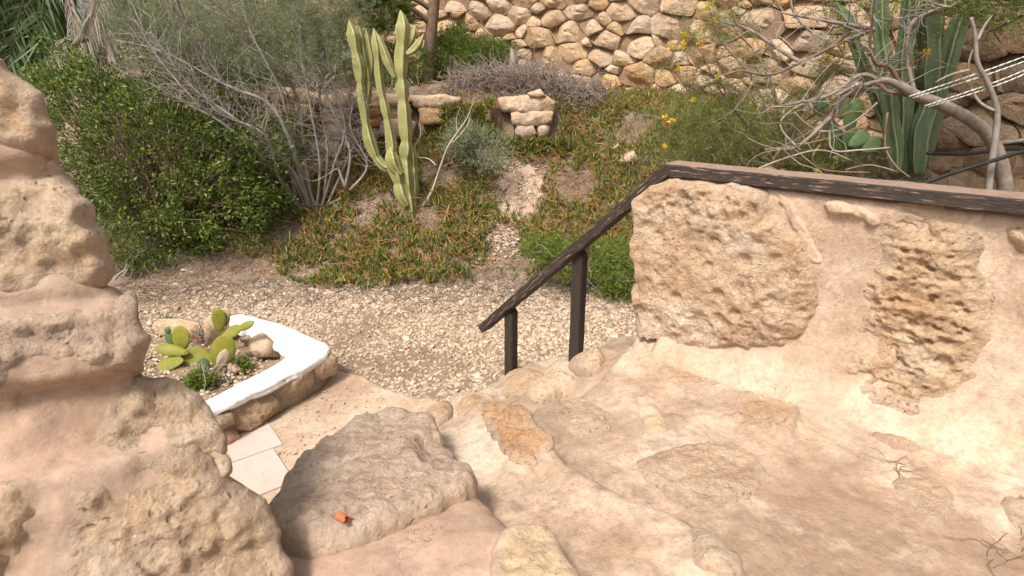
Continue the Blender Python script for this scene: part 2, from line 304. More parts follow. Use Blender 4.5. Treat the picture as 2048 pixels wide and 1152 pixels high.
def ropemat():
    t = NT('white_rope'); tc = t.n('ShaderNodeTexCoord'); sx = t.n('ShaderNodeSeparateXYZ'); t.l(tc.outputs['UV'], sx.inputs[0])
    a = t.math('ADD', t.math('MULTIPLY', sx.outputs[0], 22.0), sx.outputs[1])
    f = t.math('FRACT', a, 0.0)
    c = t.ramp(f, [(0.0, (0.70, 0.68, 0.64)), (0.66, (0.60, 0.58, 0.54)), (0.76, (0.22, 0.21, 0.20)), (0.95, (0.26, 0.25, 0.24))]); return t.done(c, 0.85)
M['rope'] = ropemat()

# ------------------------------------------------------------------ geometry helpers
def inside(P, poly):
    x, y = P[:, 0], P[:, 1]; r = np.zeros(len(P), bool); n = len(poly)
    for i in range(n):
        x1, y1 = poly[i]; x2, y2 = poly[(i + 1) % n]
        c = ((y1 > y) != (y2 > y)) & (x < (x2 - x1) * (y - y1) / (y2 - y1 + 1e-15) + x1); r ^= c
    return r
def segdist(P, poly):
    d = np.full(len(P), 1e9); n = len(poly)
    for i in range(n):
        a = poly[i]; b = poly[(i + 1) % n]; ab = b - a; L = ab @ ab + 1e-15
        t = np.clip(((P - a) @ ab) / L, 0, 1); d = np.minimum(d, np.linalg.norm(P - a - t[:, None] * ab, axis=1))
    return d
def chaikin(P, k=2):
    P = np.asarray(P, float)
    for _ in range(k):
        Q = np.roll(P, -1, 0); P = np.stack([0.75 * P + 0.25 * Q, 0.25 * P + 0.75 * Q], 1).reshape(-1, P.shape[1])
    return P
def resample(P, step):
    Q = np.vstack([P, P[:1]]); L = np.linalg.norm(np.diff(Q, axis=0), axis=1); s = np.concatenate([[0], np.cumsum(L)])
    n = max(8, int(s[-1] / step)); t = np.linspace(0, s[-1], n, endpoint=False)
    return np.stack([np.interp(t, s, Q[:, k]) for k in range(Q.shape[1])], 1)
PLAN = (np.zeros(3), np.array([1., 0, 0]), np.array([0, 1., 0]), np.array([0, 0, 1.]))
def relief(name, poly, frame, h, res, rnd, depth, mat_, parent=None, noise=(), edge=0.02, rw=None, smooth_k=1, seed=0, taper=0.0, post=None, slope=None, facets=0, fslope=0.45, attrf=None):
    """A solid whose front follows h(u,v) inside an outline and rolls off towards its edge; sides and back closed."""
    O, U, V_, N = frame
    poly = np.asarray(poly, float); poly = chaikin(poly, smooth_k) if smooth_k else poly
    B = resample(poly, res)
    if edge:
        T = nrm(np.roll(B, -1, 0) - np.roll(B, 1, 0)); nn = np.stack([T[:, 1], -T[:, 0]], 1)
        q = np.c_[B, np.full(len(B), seed * 3.7)]
        B = B + nn * (edge * (fbm(q * 5, 3, seed) * 1.2 + 0.5 * fbm(q * 22, 3, seed + 5)))[:, None]
    lo, hi = B.min(0), B.max(0)
    gx, gy = np.meshgrid(np.arange(lo[0], hi[0], res), np.arange(lo[1], hi[1], res * 0.87)); gx = gx.copy(); gx[1::2] += res / 2
    G = np.c_[gx.ravel(), gy.ravel()] + rng.uniform(-0.12, 0.12, (gx.size, 2)) * res
    G = G[inside(G, B)]
    if len(G):
        G = G[segdist(G, B) > res * 0.55]
    nb = len(B); allp = np.vstack([B, G]) if len(G) else B
    vo, _, fo, ov, _, _ = delaunay_2d_cdt([Vector(p) for p in allp.tolist()], [(i, (i + 1) % nb) for i in range(nb)], [], 1, 1e-7)
    vo = np.array([(v.x, v.y) for v in vo]); F = np.array([f for f in fo if len(f) == 3], int)
    isb = np.array([any(k < nb for k in o) for o in ov]); d = segdist(vo, B); d[isb] = 0
    H = h(vo[:, 0], vo[:, 1]) if callable(h) else np.full(len(vo), float(h))
    W = O + vo[:, :1] * U + vo[:, 1:] * V_ + H[:, None] * N
    fade = np.clip(d / (rw or rnd * 1.2 + 1e-6), 0, 1)
    H = H - rnd * (1 - np.sqrt(np.clip(1 - (1 - fade) ** 2, 0, 1)))
    if facets:
        fr_ = np.random.default_rng(seed + 500); c0 = B.mean(0); sz = 0.5 * min(np.ptp(B[:, 0]), np.ptp(B[:, 1])) + 1e-6
        rel = (vo - c0) / (0.5 * np.array([np.ptp(B[:, 0]), np.ptp(B[:, 1])])) + 0.10 * np.stack([fbm(W * 7, 3, seed + 60), fbm(W * 7, 3, seed + 61)], 1)
        for k in range(facets):
            an = 2 * math.pi * (k + fr_.uniform(-.4, .4)) / facets; off = fr_.uniform(0.0, 0.55)
            H = H - fr_.uniform(0.5, 1.2) * fslope * sz * np.maximum(rel @ np.array([math.cos(an), math.sin(an)]) - off, 0)
        # a few broken ledges
        q = fbm(W * 5.5, 4, seed + 70); st_ = np.floor(q * 5) / 5; H = H + 0.05 * min(sz, 0.3) * (st_ * 0.8 + q * 0.2)
    for (amp, fr, kind) in noise:
        if kind == 'f': H = H + amp * fbm(W * fr, 5, seed)
        elif kind == 'r': H = H + amp * fbm(W * fr, 5, seed + 3, ridged=True)
        elif kind == 'm': H = H + amp * fbm(W * fr, 5, seed) * (0.25 + 0.75 * fade)
        elif kind == 'w':
            f1, rr = worley(W * fr + 0.25 * np.stack([fbm(W * fr, 2, 50), fbm(W * fr, 2, 51), fbm(W * fr, 2, 52)], 1), seed); H = H - amp * rr * sstep(0.62, 0.18, f1)
    if post is not None: H = post(vo, H, W, d)
    X = O + vo[:, :1] * U + vo[:, 1:] * V_ + H[:, None] * N
    # boundary loop in order
    pos = {}
    for i, o in enumerate(ov):
        for k in o:
            if k < nb: pos[k] = i
    loop = [pos[k] for k in range(nb) if k in pos]
    loop = [loop[i] for i in range(len(loop)) if loop[i] != loop[i - 1]]
    A = vo[F[:, 1]] - vo[F[:, 0]]; C = vo[F[:, 2]] - vo[F[:, 0]]; flip = (A[:, 0] * C[:, 1] - A[:, 1] * C[:, 0]) < 0
    if np.dot(np.cross(U, V_), N) < 0: flip = ~flip
    F[flip] = F[flip][:, ::-1]
    Vs = [X]; nV = len(X); rings = [np.array(loop)]
    L2 = vo[loop]; cen = L2.mean(0)
    for j, fr in enumerate((0.25, 0.6, 1.0)):
        q = O + L2[:, :1] * U + L2[:, 1:] * V_
        jit = fbm(np.c_[L2 * 9, np.full(len(L2), j * 2.3 + seed)], 3, seed + 8) * 0.02 * (j + 1) * (1 if edge else 0)
        L3 = cen + (L2 - cen) * (1 - taper * fr + jit[:, None])
        Hs = H[loop] - depth * fr if slope is None else H[loop] * (1 - fr) + slope * fr
        Vs.append(O + L3[:, :1] * U + L3[:, 1:] * V_ + Hs[:, None] * N)
        rings.append(np.arange(nV, nV + len(loop))); nV += len(loop)
    Q = []
    sgn = np.sum(L2[:, 0] * np.roll(L2[:, 1], -1) - np.roll(L2[:, 0], -1) * L2[:, 1]) > 0
    if np.dot(np.cross(U, V_), N) < 0: sgn = not sgn
    for a, b in zip(rings[:-1], rings[1:]):
        q = np.stack([a, b, np.roll(b, -1), np.roll(a, -1)], 1); Q.append(q if sgn else q[:, ::-1])
    back = rings[-1]; back = back[::-1] if sgn else back
    faces = [F, np.vstack(Q), np.array([back])]
    at = None
    if attrf is not None:
        at = np.clip(attrf(vo, X, d), 0, 1); at = np.concatenate([at] + [at[loop]] * 3)
    return mesh(name, np.vstack(Vs), faces, mat_, parent, attr=at)
def smear(w_, s=0):
    return lambda vo, X, d: 1 - sstep(0.0, w_, d + 0.6 * w_ * fbm(X * 7, 3, 77 + s))

def tubes(paths, radii, S=5, cap=True):
    """paths (N,K,3), radii (N,K) -> verts, quads"""
    paths = np.asarray(paths, float); radii = np.asarray(radii, float); N, K, _ = paths.shape
    T = nrm(np.gradient(paths, axis=1)); ref = np.where(np.abs(T.mean(1)[:, 2:3]) > 0.8, np.array([[1., 0.1, 0]]), np.array([[0, 0.1, 1.]]))
    A = nrm(np.cross(T, ref[:, None, :])); Bv = np.cross(T, A)
    a = np.arange(S) * 2 * math.pi / S
    ring = A[:, :, None, :] * np.cos(a)[None, None, :, None] + Bv[:, :, None, :] * np.sin(a)[None, None, :, None]
    V = (paths[:, :, None, :] + ring * radii[:, :, None, None]).reshape(-1, 3)
    n, k, s = np.meshgrid(np.arange(N), np.arange(K - 1), np.arange(S), indexing='ij')
    i0 = (n * K + k) * S; F = np.stack([i0 + s, i0 + (s + 1) % S, i0 + S + (s + 1) % S, i0 + S + s], -1).reshape(-1, 4)
    return V, F
def path_tube(px, r, S=8, sub=5):
    """one smooth tube through points px with radii r"""
    P = np.asarray(px, float); r = np.broadcast_to(np.asarray(r, float), (len(P),)); t = np.arange(len(P)); tt = np.linspace(0, len(P) - 1, (len(P) - 1) * sub + 1)
    Q = np.stack([catmull(P[:, k], tt) for k in range(3)], 1)
    V, F = tubes(Q[None], np.interp(tt, t, r)[None], S); n = len(V)
    return V, [F, np.array([list(range(S))[::-1]]), np.array([list(range(n - S, n))])]
def catmull(y, tt):
    n = len(y); i = np.clip(np.floor(tt).astype(int), 0, n - 2); f = tt - i
    p0 = y[np.maximum(i - 1, 0)]; p1 = y[i]; p2 = y[i + 1]; p3 = y[np.minimum(i + 2, n - 1)]
    return 0.5 * (2 * p1 + (p2 - p0) * f + (2 * p0 - 5 * p1 + 4 * p2 - p3) * f ** 2 + (3 * p1 - p0 - 3 * p2 + p3) * f ** 3)
def walks(P0, D0, L, K=6, wob=0.25, grav=0.0, seed=None):
    """random bending paths"""
    P0 = np.asarray(P0, float); N = len(P0); D = nrm(np.asarray(D0, float)); L = np.broadcast_to(L, (N,)); out = [P0]; P = P0
    for k in range(K - 1):
        D = nrm(D + rng.normal(0, wob, (N, 3)) + np.array([0, 0, grav])); P = P + D * (L / (K - 1))[:, None]; out.append(P)
    return np.stack(out, 1)
def leaves(P, D, L, W, fold=0.25, up=None):
    P = np.asarray(P, float); N = len(P); D = nrm(D); R = rng.normal(0, 1, (N, 3)) if up is None else up + rng.normal(0, 0.5, (N, 3))
    S = nrm(np.cross(D, R)); Nn = np.cross(S, D); L = np.broadcast_to(L, (N,))[:, None]; W = np.broadcast_to(W, (N,))[:, None]
    V = np.stack([P, P + D * L * 0.45 + S * W / 2 + Nn * W * fold, P + D * L, P + D * L * 0.45 - S * W / 2 + Nn * W * fold], 1).reshape(-1, 3)
    b = np.arange(N)[:, None] * 4
    return V, np.vstack([np.hstack([b, b + 1, b + 2]), np.hstack([b, b + 2, b + 3])])
def spikes(P, D, L, W):
    P = np.asarray(P, float); N = len(P); D = nrm(D); S = nrm(np.cross(D, rng.normal(0, 1, (N, 3)))); T = np.cross(D, S)
    L = np.broadcast_to(L, (N,))[:, None]; W = np.broadcast_to(W, (N,))[:, None]
    V = np.stack([P + S * W * .5, P - S * W * .25 + T * W * .43, P - S * W * .25 - T * W * .43, P + D * L], 1).reshape(-1, 3)
    b = np.arange(N)[:, None] * 4
    return V, np.vstack([np.hstack([b, b + 1, b + 3]), np.hstack([b + 1, b + 2, b + 3]), np.hstack([b + 2, b, b + 3])])
def merge(*vf):
    Vs, Fs, n = [], [], 0
    for V, F in vf:
        for f in (F if isinstance(F, list) else [F]): Fs.append(f + n)
        Vs.append(V); n += len(V)
    by = {}
    for f in Fs: by.setdefault(f.shape[1], []).append(f)
    return np.vstack(Vs), [np.vstack(v) for v in by.values()]
def rdir(n, zmin=-1.0):
    v = nrm(rng.normal(0, 1, (n, 3))); v[:, 2] = np.where(v[:, 2] < zmin, -v[:, 2], v[:, 2]); return v
# ================================================================== GROUND
def ground(x, y):
    x = np.asarray(x, float); y = np.asarray(y, float)
    ye = 6.15 + 0.12 * np.sin(x * 1.7) - 1.5 * sstep(0.9, 3.2, x) + 0.25 * sstep(-3.0, -5.0, x)
    rise = 0.74 * np.maximum(y - ye, 0); rise = np.sqrt(rise ** 2 + 0.01) - 0.1
    left = np.where(y < 8.16, np.minimum(rise, 1.45 + 0 * y), 1.90 + 0.16 * (y - 8.16))
    right = np.minimum(rise, 1.22 + 0.21 * np.maximum(y - 5.8, 0))
    k = sstep(0.35, 0.9, x); z = left * (1 - k) + right * k
    z = z + 0.05 * fbm(np.stack([x, y, 0 * x], -1).reshape(-1, 3) * 1.3, 3, 4).reshape(x.shape) * sstep(0, 0.4, rise)
    return np.minimum(z, 3.2)
gx = np.concatenate([[-300, -120, -50, -25, -14, -10], np.arange(-8, 8.01, 0.09), [10, 14, 25, 50, 120, 300]])
gy = np.concatenate([[-300, -100, -40, -15, -6, -2, 0.5], np.arange(2, 13.01, 0.09), [14, 16, 20, 30, 60, 120, 300, 600]])
GX, GY = np.meshgrid(gx, gy); GZ = ground(GX, GY)
nx, ny = len(gx), len(gy); ii, jj = np.meshgrid(np.arange(nx - 1), np.arange(ny - 1)); b0 = (jj * nx + ii).ravel()
gcx = ((GX[:-1, :-1] + GX[1:, 1:]) / 2).ravel(); gcy = ((GY[:-1, :-1] + GY[1:, 1:]) / 2).ravel()
isg = (GZ[:-1, :-1].ravel() < 0.02) & (gcy > 0) & (gcy < 7) & (gcx > -4.3) & (gcx < 4)
tag(mesh('ground', np.stack([GX, GY, GZ], -1).reshape(-1, 3), np.stack([b0, b0 + 1, b0 + nx + 1, b0 + nx], 1), [M['soil'], M['gravelbed']], mi=isg.astype(int)), kind='structure')

# ------------------------------------------------------------------ mortar apron with tiles at the foot of the steps
fl = tag(relief('pavement', [Pz(*p, 0.0)[:2] for p in ((380, 960), (450, 888), (560, 822), (668, 752), (720, 752), (770, 775), (830, 797), (900, 810), (960, 900), (760, 1010), (560, 1100), (420, 1080))], PLAN,
        lambda u, v: 0.030 + 0 * u, 0.028, 0.02, 0.10, M['mortar'], noise=[(0.014, 3.5, 'f')], edge=0.03, seed=3,
        post=lambda vo, H, W, d: np.minimum(H, np.where(vo[:, 1] < 3.2, 0.028, 1))), kind='structure')
tA, tB = Pz(548, 897, 0.03)[:2], Pz(574, 937, 0.03)[:2]
ax = (tB - tA) / np.linalg.norm(tB - tA); ay = np.array([ax[1], -ax[0]]); ay = ay if ay[1] < 0 else -ay; TS = 0.40
for i in range(-1, 2):
    for j in range(0, 3):
        if i == 1: continue
        c0 = tA + ax * (i * TS + 0.004 - (0.15 if i < 0 else 0)) + ay * (j * TS + 0.004 + (0.0 if i == 0 else -0.06)); s = TS - 0.008
        pts = [c0, c0 + ax * (s if i == 0 else 0.15 + s), c0 + (ax * (s if i == 0 else 0.15 + s)) + ay * s, c0 + ay * s]
        if i < 0: pts = [c0 + ax * 0.15, c0 + ax * (0.15 + s), c0 + ax * (0.15 + s) + ay * s, c0 + ax * 0.15 + ay * s]
        V = [(*p, z) for z in (0.02, 0.036) for p in pts] + [(*(np.mean(pts, 0) + (p - np.mean(pts, 0)) * 0.99), 0.0385) for p in pts]
        q = [(0, 1, 5, 4), (1, 2, 6, 5), (2, 3, 7, 6), (3, 0, 4, 7), (4, 5, 9, 8), (5, 6, 10, 9), (6, 7, 11, 10), (7, 4, 8, 11), (8, 9, 10, 11), (3, 2, 1, 0)]
        if (pts[1][0] - pts[0][0]) * (pts[3][1] - pts[0][1]) - (pts[1][1] - pts[0][1]) * (pts[3][0] - pts[0][0]) < 0: q = [f[::-1] for f in q]
        mesh('tile', V, q, M['tile'], fl, smooth=False)

# ================================================================== PARAPET WALL (right) with its wooden rail
WU = np.array([0.755, -0.656, 0]); WN = np.array([-0.656, -0.755, 0]); F0 = np.array([0.768, 2.927, 1.80])
WO = np.array([F0[0], F0[1], 0]) - 0.015 * WN
WF = (WO, WU, np.array([0, 0, 1.]), WN)
def Wp(px, py):
    p = Pp(px, py, WO, WN) - WO; return np.array([p @ WU, p[2]])
RB = 1.80 - 0.060       # underside of the rail
wl_ = thing('parapet_wall', (*(WO + WU * 1.0)[:2], 0), 'plastered limestone parapet wall with big pitted boulders under a wooden rail', 'wall')
topv = RB - 0.002
hcore = lambda u, v: 0.012 * np.sin(u * 3) - 0.012; ncore = [(0.035, 2.2, 'f'), (0.010, 9, 'f')]
def pcore(vo, H, W, d):
    H = H + 0.16 * np.exp(-np.maximum(vo[:, 1] - 0.80, 0) / 0.10) * sstep(1.3, 0.85, vo[:, 1])
    return np.where(vo[:, 1] > topv - 0.05, np.minimum(H, 0.0), H)
relief('mortar_core', [(0.06, 0.0), (3.2, 0.0), (3.2, topv), (0.06, topv)], WF,
       hcore, 0.020, 0.03, 0.34, M['mortar'], wl_, noise=ncore, edge=0, smooth_k=0, seed=11, post=pcore)
def wrock(name, pix, mat_, hgt, rnd, res=0.011, noise=((0.03, 4, 'f'),), edge=0.015, seed=0, depth=0.12, rw=None, smooth_k=1, post=None):
    return relief(name, [Wp(*p) for p in pix], WF, hgt, res, rnd, depth, mat_, wl_, noise=noise, edge=edge, seed=seed, rw=rw, smooth_k=smooth_k, post=post)
def bould_post(vo, H, W, d):
    r = fbm(W * 3.2, 4, 21); return H + 0.035 * sstep(0.05, -0.15, r) * -1 + 0.012 * fbm(W * 26, 4, 33, ridged=True)
cl = lambda o: lambda vo, H, W, d: np.minimum(o(vo, H, W, d) if o else H, np.where(vo[:, 1] > RB - 0.035, 0.045, 9))
def bpost(vo, H, W, d):
    inn = sstep(0.0, 0.06, d); H = pcore(vo, H, W, d)
    H = H + (0.085 - 0.05 * sstep(0.55, 0.95, vo[:, 0]) * sstep(1.25, 1.5, vo[:, 1])) * sstep(0, 0.05, d) ** 0.6 * (0.25 + 0.75 * sstep(0.88, 1.12, vo[:, 1])) - 0.010 + inn * ((0.4 + 0.9 * sstep(-.2, .3, fbm(W * 3, 3, 44))) * (0.030 * fbm(W * 4.2, 4, 4) + 0.016 * fbm(W * 8, 4, 5, ridged=True) + 0.013 * fbm(W * 19, 5, 6) + 0.008 * fbm(W * 40, 3, 7, ridged=True)))
    f1, rr = worley(W * 13, 8); H = H - inn * 0.022 * rr * sstep(.6, .2, f1)
    # the face breaks back towards its right side
    H = H - 0.07 * sstep(0.0, 0.35, (vo[:, 0] - 0.55) + 0.25 * (1.3 - vo[:, 1]) + 0.10 * fbm(W * 5, 3, 14))
    return np.minimum(H, np.where(vo[:, 1] > RB - 0.035, 0.045, 9))
relief('boulder', [Wp(*p) for p in ((1266, 382), (1318, 352), (1400, 356), (1535, 368), (1558, 420), (1612, 480), (1645, 560), (1650, 620), (1610, 695), (1540, 705), (1440, 698), (1340, 678), (1278, 658), (1260, 600), (1264, 540), (1253, 500), (1266, 440))], WF,
       hcore, 0.0085, 0.0, 0.48, M['cream'], wl_, noise=ncore, edge=0.034, seed=11, post=bpost, attrf=smear(0.06))
def comb(vo, H, W, d):
    inn = sstep(0.0, 0.13, d + 0.05 * fbm(W * 8, 3, 66)); H = pcore(vo, H, W, d)
    q = W * 13 + 0.8 * np.stack([fbm(W * 5, 3, 60), fbm(W * 5, 3, 61), fbm(W * 5, 3, 62)], 1); q[:, 2] *= 1.45
    f1, rr = worley(q, 71); q2 = W * 27 + 0.6 * np.stack([fbm(W * 9, 2, 63), fbm(W * 9, 2, 64), fbm(W * 9, 2, 65)], 1); q2[:, 2] *= 1.3; g1, r2 = worley(q2, 75)
    lay = fbm(W * np.array([3.5, 3.5, 11.]), 4, 77, ridged=True); msk = sstep(-0.25, 0.3, fbm(W * 4.5, 3, 90))
    return H - 0.006 + inn * (0.022 + 0.030 * fbm(W * 5, 3, 91) - 0.080 * msk * sstep(0.45, 0.95, rr) * sstep(0.55, 0.22, f1) - 0.024 * sstep(0.3, 0.9, r2) * sstep(0.6, 0.25, g1) + 0.020 * lay + 0.014 * fbm(W * 24, 4, 80, ridged=True))
def hrock(pix, seed, m='tanrock', res=0.008):
    relief('honeycomb_rock', [Wp(*p) for p in pix], WF, hcore, res, 0.0, 0.12, M[m], wl_, noise=ncore, edge=0.05, seed=11, post=comb, attrf=smear(0.12))
hrock(((1740, 420), (1800, 398), (1880, 405), (1950, 440), (2005, 500), (2020, 600), (2005, 680), (1990, 750), (1930, 800), (1850, 825), (1760, 800), (1690, 755), (1675, 720), (1725, 690), (1710, 640), (1730, 560), (1765, 500)), 7)
def ledge(pix, m, hh, seed, rw_=0.05):
    relief('ledge_stone', [Wp(*p) for p in pix], WF, hcore, 0.008, 0.0, 0.10, M[m], wl_, noise=ncore, edge=0.022, seed=11, attrf=smear(0.03), post=lambda vo, H, W, d: pcore(vo, H, W, d) - 0.004 + hh * sstep(0, rw_, d) + sstep(0, .02, d) * (0.012 * fbm(W * 11, 3, seed) + 0.010 * fbm(W * 26, 3, seed, ridged=True)))
ledge(((1640, 398), (1700, 402), (1760, 428), (1758, 456), (1715, 440), (1645, 428)), 'mortar', 0.026, 12, 0.02)
ledge(((1540, 375), (1580, 390), (1612, 450), (1646, 515), (1642, 532), (1615, 525), (1585, 465), (1555, 415)), 'mortar', 0.010, 13, 0.02)
ledge(((2000, 450), (2060, 445), (2110, 470), (2100, 525), (2030, 515)), 'tanrock', 0.035, 14, 0.06)
0 and ledge(((1675, 712), (1760, 700), (1785, 735), (1720, 758), (1672, 742)), 'tanrock', 0.018, 15, 0.06)
ledge(((2090, 600), (2300, 560), (2420, 700), (2380, 900), (2200, 880), (2080, 760)), 'tanrock', 0.04, 16, 0.1)

# wooden rail: thing of two planks and two posts
rl = thing('wooden_handrail', (*Wp(1142, 717)[:1], 0, 0), 'dark brown weathered timber handrail with flaking paint, sloping down the steps', 'handrail')
rl.location = (0.37, 3.27, 0.5)
def plank(name, A, B, wid, th, side, upv, mats, nx_=30, cutA=0.0, cutB=0.0, warp=0.004):
    """A,B: front top edge; side = horizontal vector to the back; upv = up; UV along the grain"""
    A, B, side, upv = map(lambda q: np.asarray(q, float), (A, B, side, upv)); D = nrm(B - A); L = np.linalg.norm(B - A)
    b = 0.006
    prof = [(b, 0), (wid * .3, 0.0015), (wid * .7, 0.001), (wid - b, 0), (wid, -b), (wid, -th + b), (wid - b, -th), (b, -th), (0, -th + b), (0.001, -th * .5), (0, -b)]
    S = len(prof); V = []; uv = []; per = np.concatenate([[0], np.cumsum([math.dist(prof[i], prof[(i + 1) % S]) for i in range(S)])])
    for i in range(nx_ + 1):
        f = i / nx_
        for (s_, h_) in prof:
            off = cutA * (1 - f) * (h_ / th) + cutB * f * (h_ / th)
            p = A + D * (L * f + off) + side * s_ + upv * h_
            V.append(p)
    V = np.array(V); V = V + warp * np.stack([fbm(V * 3 + k * 9, 2, 40 + k) for k in range(3)], 1) + 0.0018 * np.stack([fbm(V * 30 + k * 9, 2, 45 + k) for k in range(3)], 1)
    Fq = [(i * S + (k + 1) % S, i * S + k, (i + 1) * S + k, (i + 1) * S + (k + 1) % S) for i in range(nx_) for k in range(S)]
    Fq += [tuple(range(S)), tuple((nx_) * S + k for k in range(S))[::-1]]
    mi = [(1 if k in (0, 1, 2, 3) else 0) for i in range(nx_) for k in range(S)] + [0, 0]
    o = mesh(name, V, Fq, mats, rl, smooth=False, mi=mi)
    u = o.data.uv_layers.new(name='UVMap'); n = 0; off = rng.uniform(0, 20)
    for i in range(nx_):
        for k in range(S):
            for (ia, kb) in ((i, k + 1), (i, k), (i + 1, k), (i + 1, k + 1)):
                u.data[n].uv = (ia / nx_ * L + off, per[kb] + off); n += 1
    for c in range(2):
        for k in range(S): u.data[n].uv = (prof[k][0] + off, prof[k][1] * 0.3 + off); n += 1
    return o
NB = -WN; UP = np.array([0, 0, 1.])
FL = F0 + WN * 0.012
plank('rail_plank', FL + WU * 0.0, FL + WU * 3.2, 0.18, 0.060, NB, UP, [M['wood'], M['woodtop']], 60)
e1 = Wp(957, 650); endp = WO + WU * e1[0] + UP * e1[1] + WN * 0.012 + 0.015 * WN * 0
topA = FL + WU * 0.004
dv = nrm(endp - topA); upn = nrm(np.cross(np.cross(dv, UP), dv)); 
plank('rail_plank', topA + upn * 0.0 - dv * 0.0, endp, 0.10, 0.060, NB, upn, [M['wood'], M['wood']], 40)
def post(px, py, ptop):
    f = Wp(px, py); P = WO + WU * f[0] + UP * (f[1] - 0.10) + NB * 0.02
    tz = topA[2] + (f[0] * 1.0 - (topA - WO) @ WU) * (dv[2] / (dv @ WU)) - 0.068 / abs(nrm(dv) @ WU)
    A = P + WU * 0.037; B = A.copy(); B[2] = tz
    plank('post', A, B, 0.07, 0.074, NB, WU, [M['woodpost'], M['woodpost']], 10, warp=0.002, cutB=-0.07)
post(1012, 752, 0); post(1142, 716, 0)

# ================================================================== STONE STEPS
st = thing('stone_steps', (0.1, 2.2, 0), 'winding steps of pale mortar and embedded limestone going down to the gravel', 'steps')
def zfield(ctrl):
    """smooth height through (px,py,z) points"""
    C = np.array([Pz(*c) for c in ctrl])
    def f(u, v):
        d2 = (u[:, None] - C[None, :, 0]) ** 2 + (v[:, None] - C[None, :, 1]) ** 2 + 0.004
        w_ = 1 / d2 ** 1.3; return (w_ * C[None, :, 2]).sum(1) / w_.sum(1)
    return f
def step(name, pix, ctrl, mat_, rnd, rw, res, noise, edge, seed, depth=0.4, post=None, slope=-0.03, k=1, taper=0.0, attrf=None):
    z = zfield(ctrl); pts = []
    for p in pix:
        if len(p) == 3: q = Pz(*p)[:2]
        else:
            zz = 0.8
            for _ in range(12): q = Pz(*p, zz)[:2]; zz = float(z(q[:1], q[1:])[0])
        pts.append(q)
    return relief(name, pts, PLAN, z, res, rnd, depth, mat_, st, noise=noise, edge=edge, seed=seed, rw=rw, post=post, slope=slope, smooth_k=k, taper=taper, attrf=attrf), z, pts
Z4 = [(840, 815, 0.12), (960, 800, 0.24), (1010, 765, 0.24), (1080, 740, 0.36), (1140, 715, 0.50), (1220, 715, 0.58), (1100, 800, 0.42), (1270, 690, 0.7)]
step('lower_step', ((800, 830), (845, 797), (930, 785), (975, 765), (1010, 740), (1060, 722), (1130, 702), (1200, 692), (1270, 660), (1300, 700), (1200, 800), (1100, 870), (950, 870), (850, 860)), Z4, M['walk'], 0.05, 0.10, 0.022, [(0.04, 4, 'f'), (0.015, 12, 'f')], 0.03, 31, slope=-0.02)
Z3 = [(1265, 690, 0.80), (1450, 700, 0.82), (1750, 790, 0.80), (2040, 930, 0.78), (1220, 735, 0.76), (1140, 790, 0.70), (1060, 800, 0.66), (1200, 850, 0.72), (1400, 900, 0.76), (1200, 960, 0.76), (1480, 1100, 0.80), (1800, 1100, 0.78), (1300, 800, 0.76), (1120, 900, 0.72)]
def foot(vo, H, W, d):
    wd = -( (W - WO) @ WN ); dist = np.maximum(-wd, 0)
    dist = np.maximum((W - WO) @ WN, 0.0)
    return H + 0.05 * np.exp(-dist / 0.08)
LAND, z3, _ = step('landing', ((1300, 655, 0.8), (1235, 712), (1200, 742), (1160, 772), (1110, 790), (1060, 800), (1000, 870), (1020, 1000), (1150, 1200), (1400, 1500), (2300, 1500), (3000, 1300), (3000, 900, 0.78), (2300, 860, 0.78), (2000, 800, 0.8), (1640, 640, 0.8)), Z3, M['walk'], 0.07, 0.14, 0.016, [(0.022, 3.2, 'f'), (0.012, 9, 'f'), (0.006, 30, 'f')], 0.02, 32, post=foot, slope=-0.02, attrf=lambda vo, X, d: 0.02 + 0.60 * np.maximum(sstep(0.95, 0.25, np.hypot(vo[:, 0] - Pz(1760, 1130, .78)[0], vo[:, 1] - Pz(1760, 1130, .78)[1])), 0.55 * sstep(0.30, 0.05, np.hypot(vo[:, 0] - Pz(1420, 1030, .78)[0], vo[:, 1] - Pz(1420, 1030, .78)[1]))))
Z2 = [(1040, 800, 0.90), (980, 830, 0.84), (900, 870, 0.80), (1110, 870, 0.93), (1190, 940, 0.93), (1060, 960, 0.86), (1300, 1000, 0.95), (1200, 1050, 0.89), (1450, 1080, 0.97), (1480, 1130, 0.98), (1300, 1150, 0.92), (960, 960, 0.80)]
_, z2, _ = step('middle_step', ((880, 838), (920, 812), (965, 800), (1010, 795), (1055, 806), (1100, 856), (1120, 885), (1190, 938), (1250, 972), (1320, 1004), (1375, 1012), (1425, 1055), (1475, 1085), (1492, 1130), (1540, 1260), (1500, 1500), (1200, 1500), (1000, 1250), (880, 1050), (830, 900)), Z2, M['walk'], 0.075, 0.10, 0.014, [(0.018, 4, 'f'), (0.008, 12, 'f'), (0.004, 34, 'f')], 0.022, 33, slope=-0.02)
Z1 = [(800, 830, 0.86), (650, 900, 0.92), (560, 980, 0.96), (700, 1080, 1.06), (900, 960, 1.0), (950, 960, 1.0), (1000, 1020, 1.03), (1100, 1070, 1.06), (900, 1100, 1.05), (700, 1150, 1.08), (1100, 1150, 1.06), (560, 1140, 1.04)]
_, z1, _ = step('upper_step', ((600, 960), (700, 900), (800, 860), (880, 890), (930, 945), (990, 995), (1050, 1045), (1110, 1062), (1150, 1085), (1185, 1152), (1240, 1300), (1240, 1700), (500, 1800), (200, 1500), (440, 1152), (520, 1030)), Z1, M['pinkmortar'], 0.09, 0.10, 0.014, [(0.02, 3.5, 'f'), (0.008, 12, 'f'), (0.004, 34, 'f')], 0.02, 34, slope=-0.02)
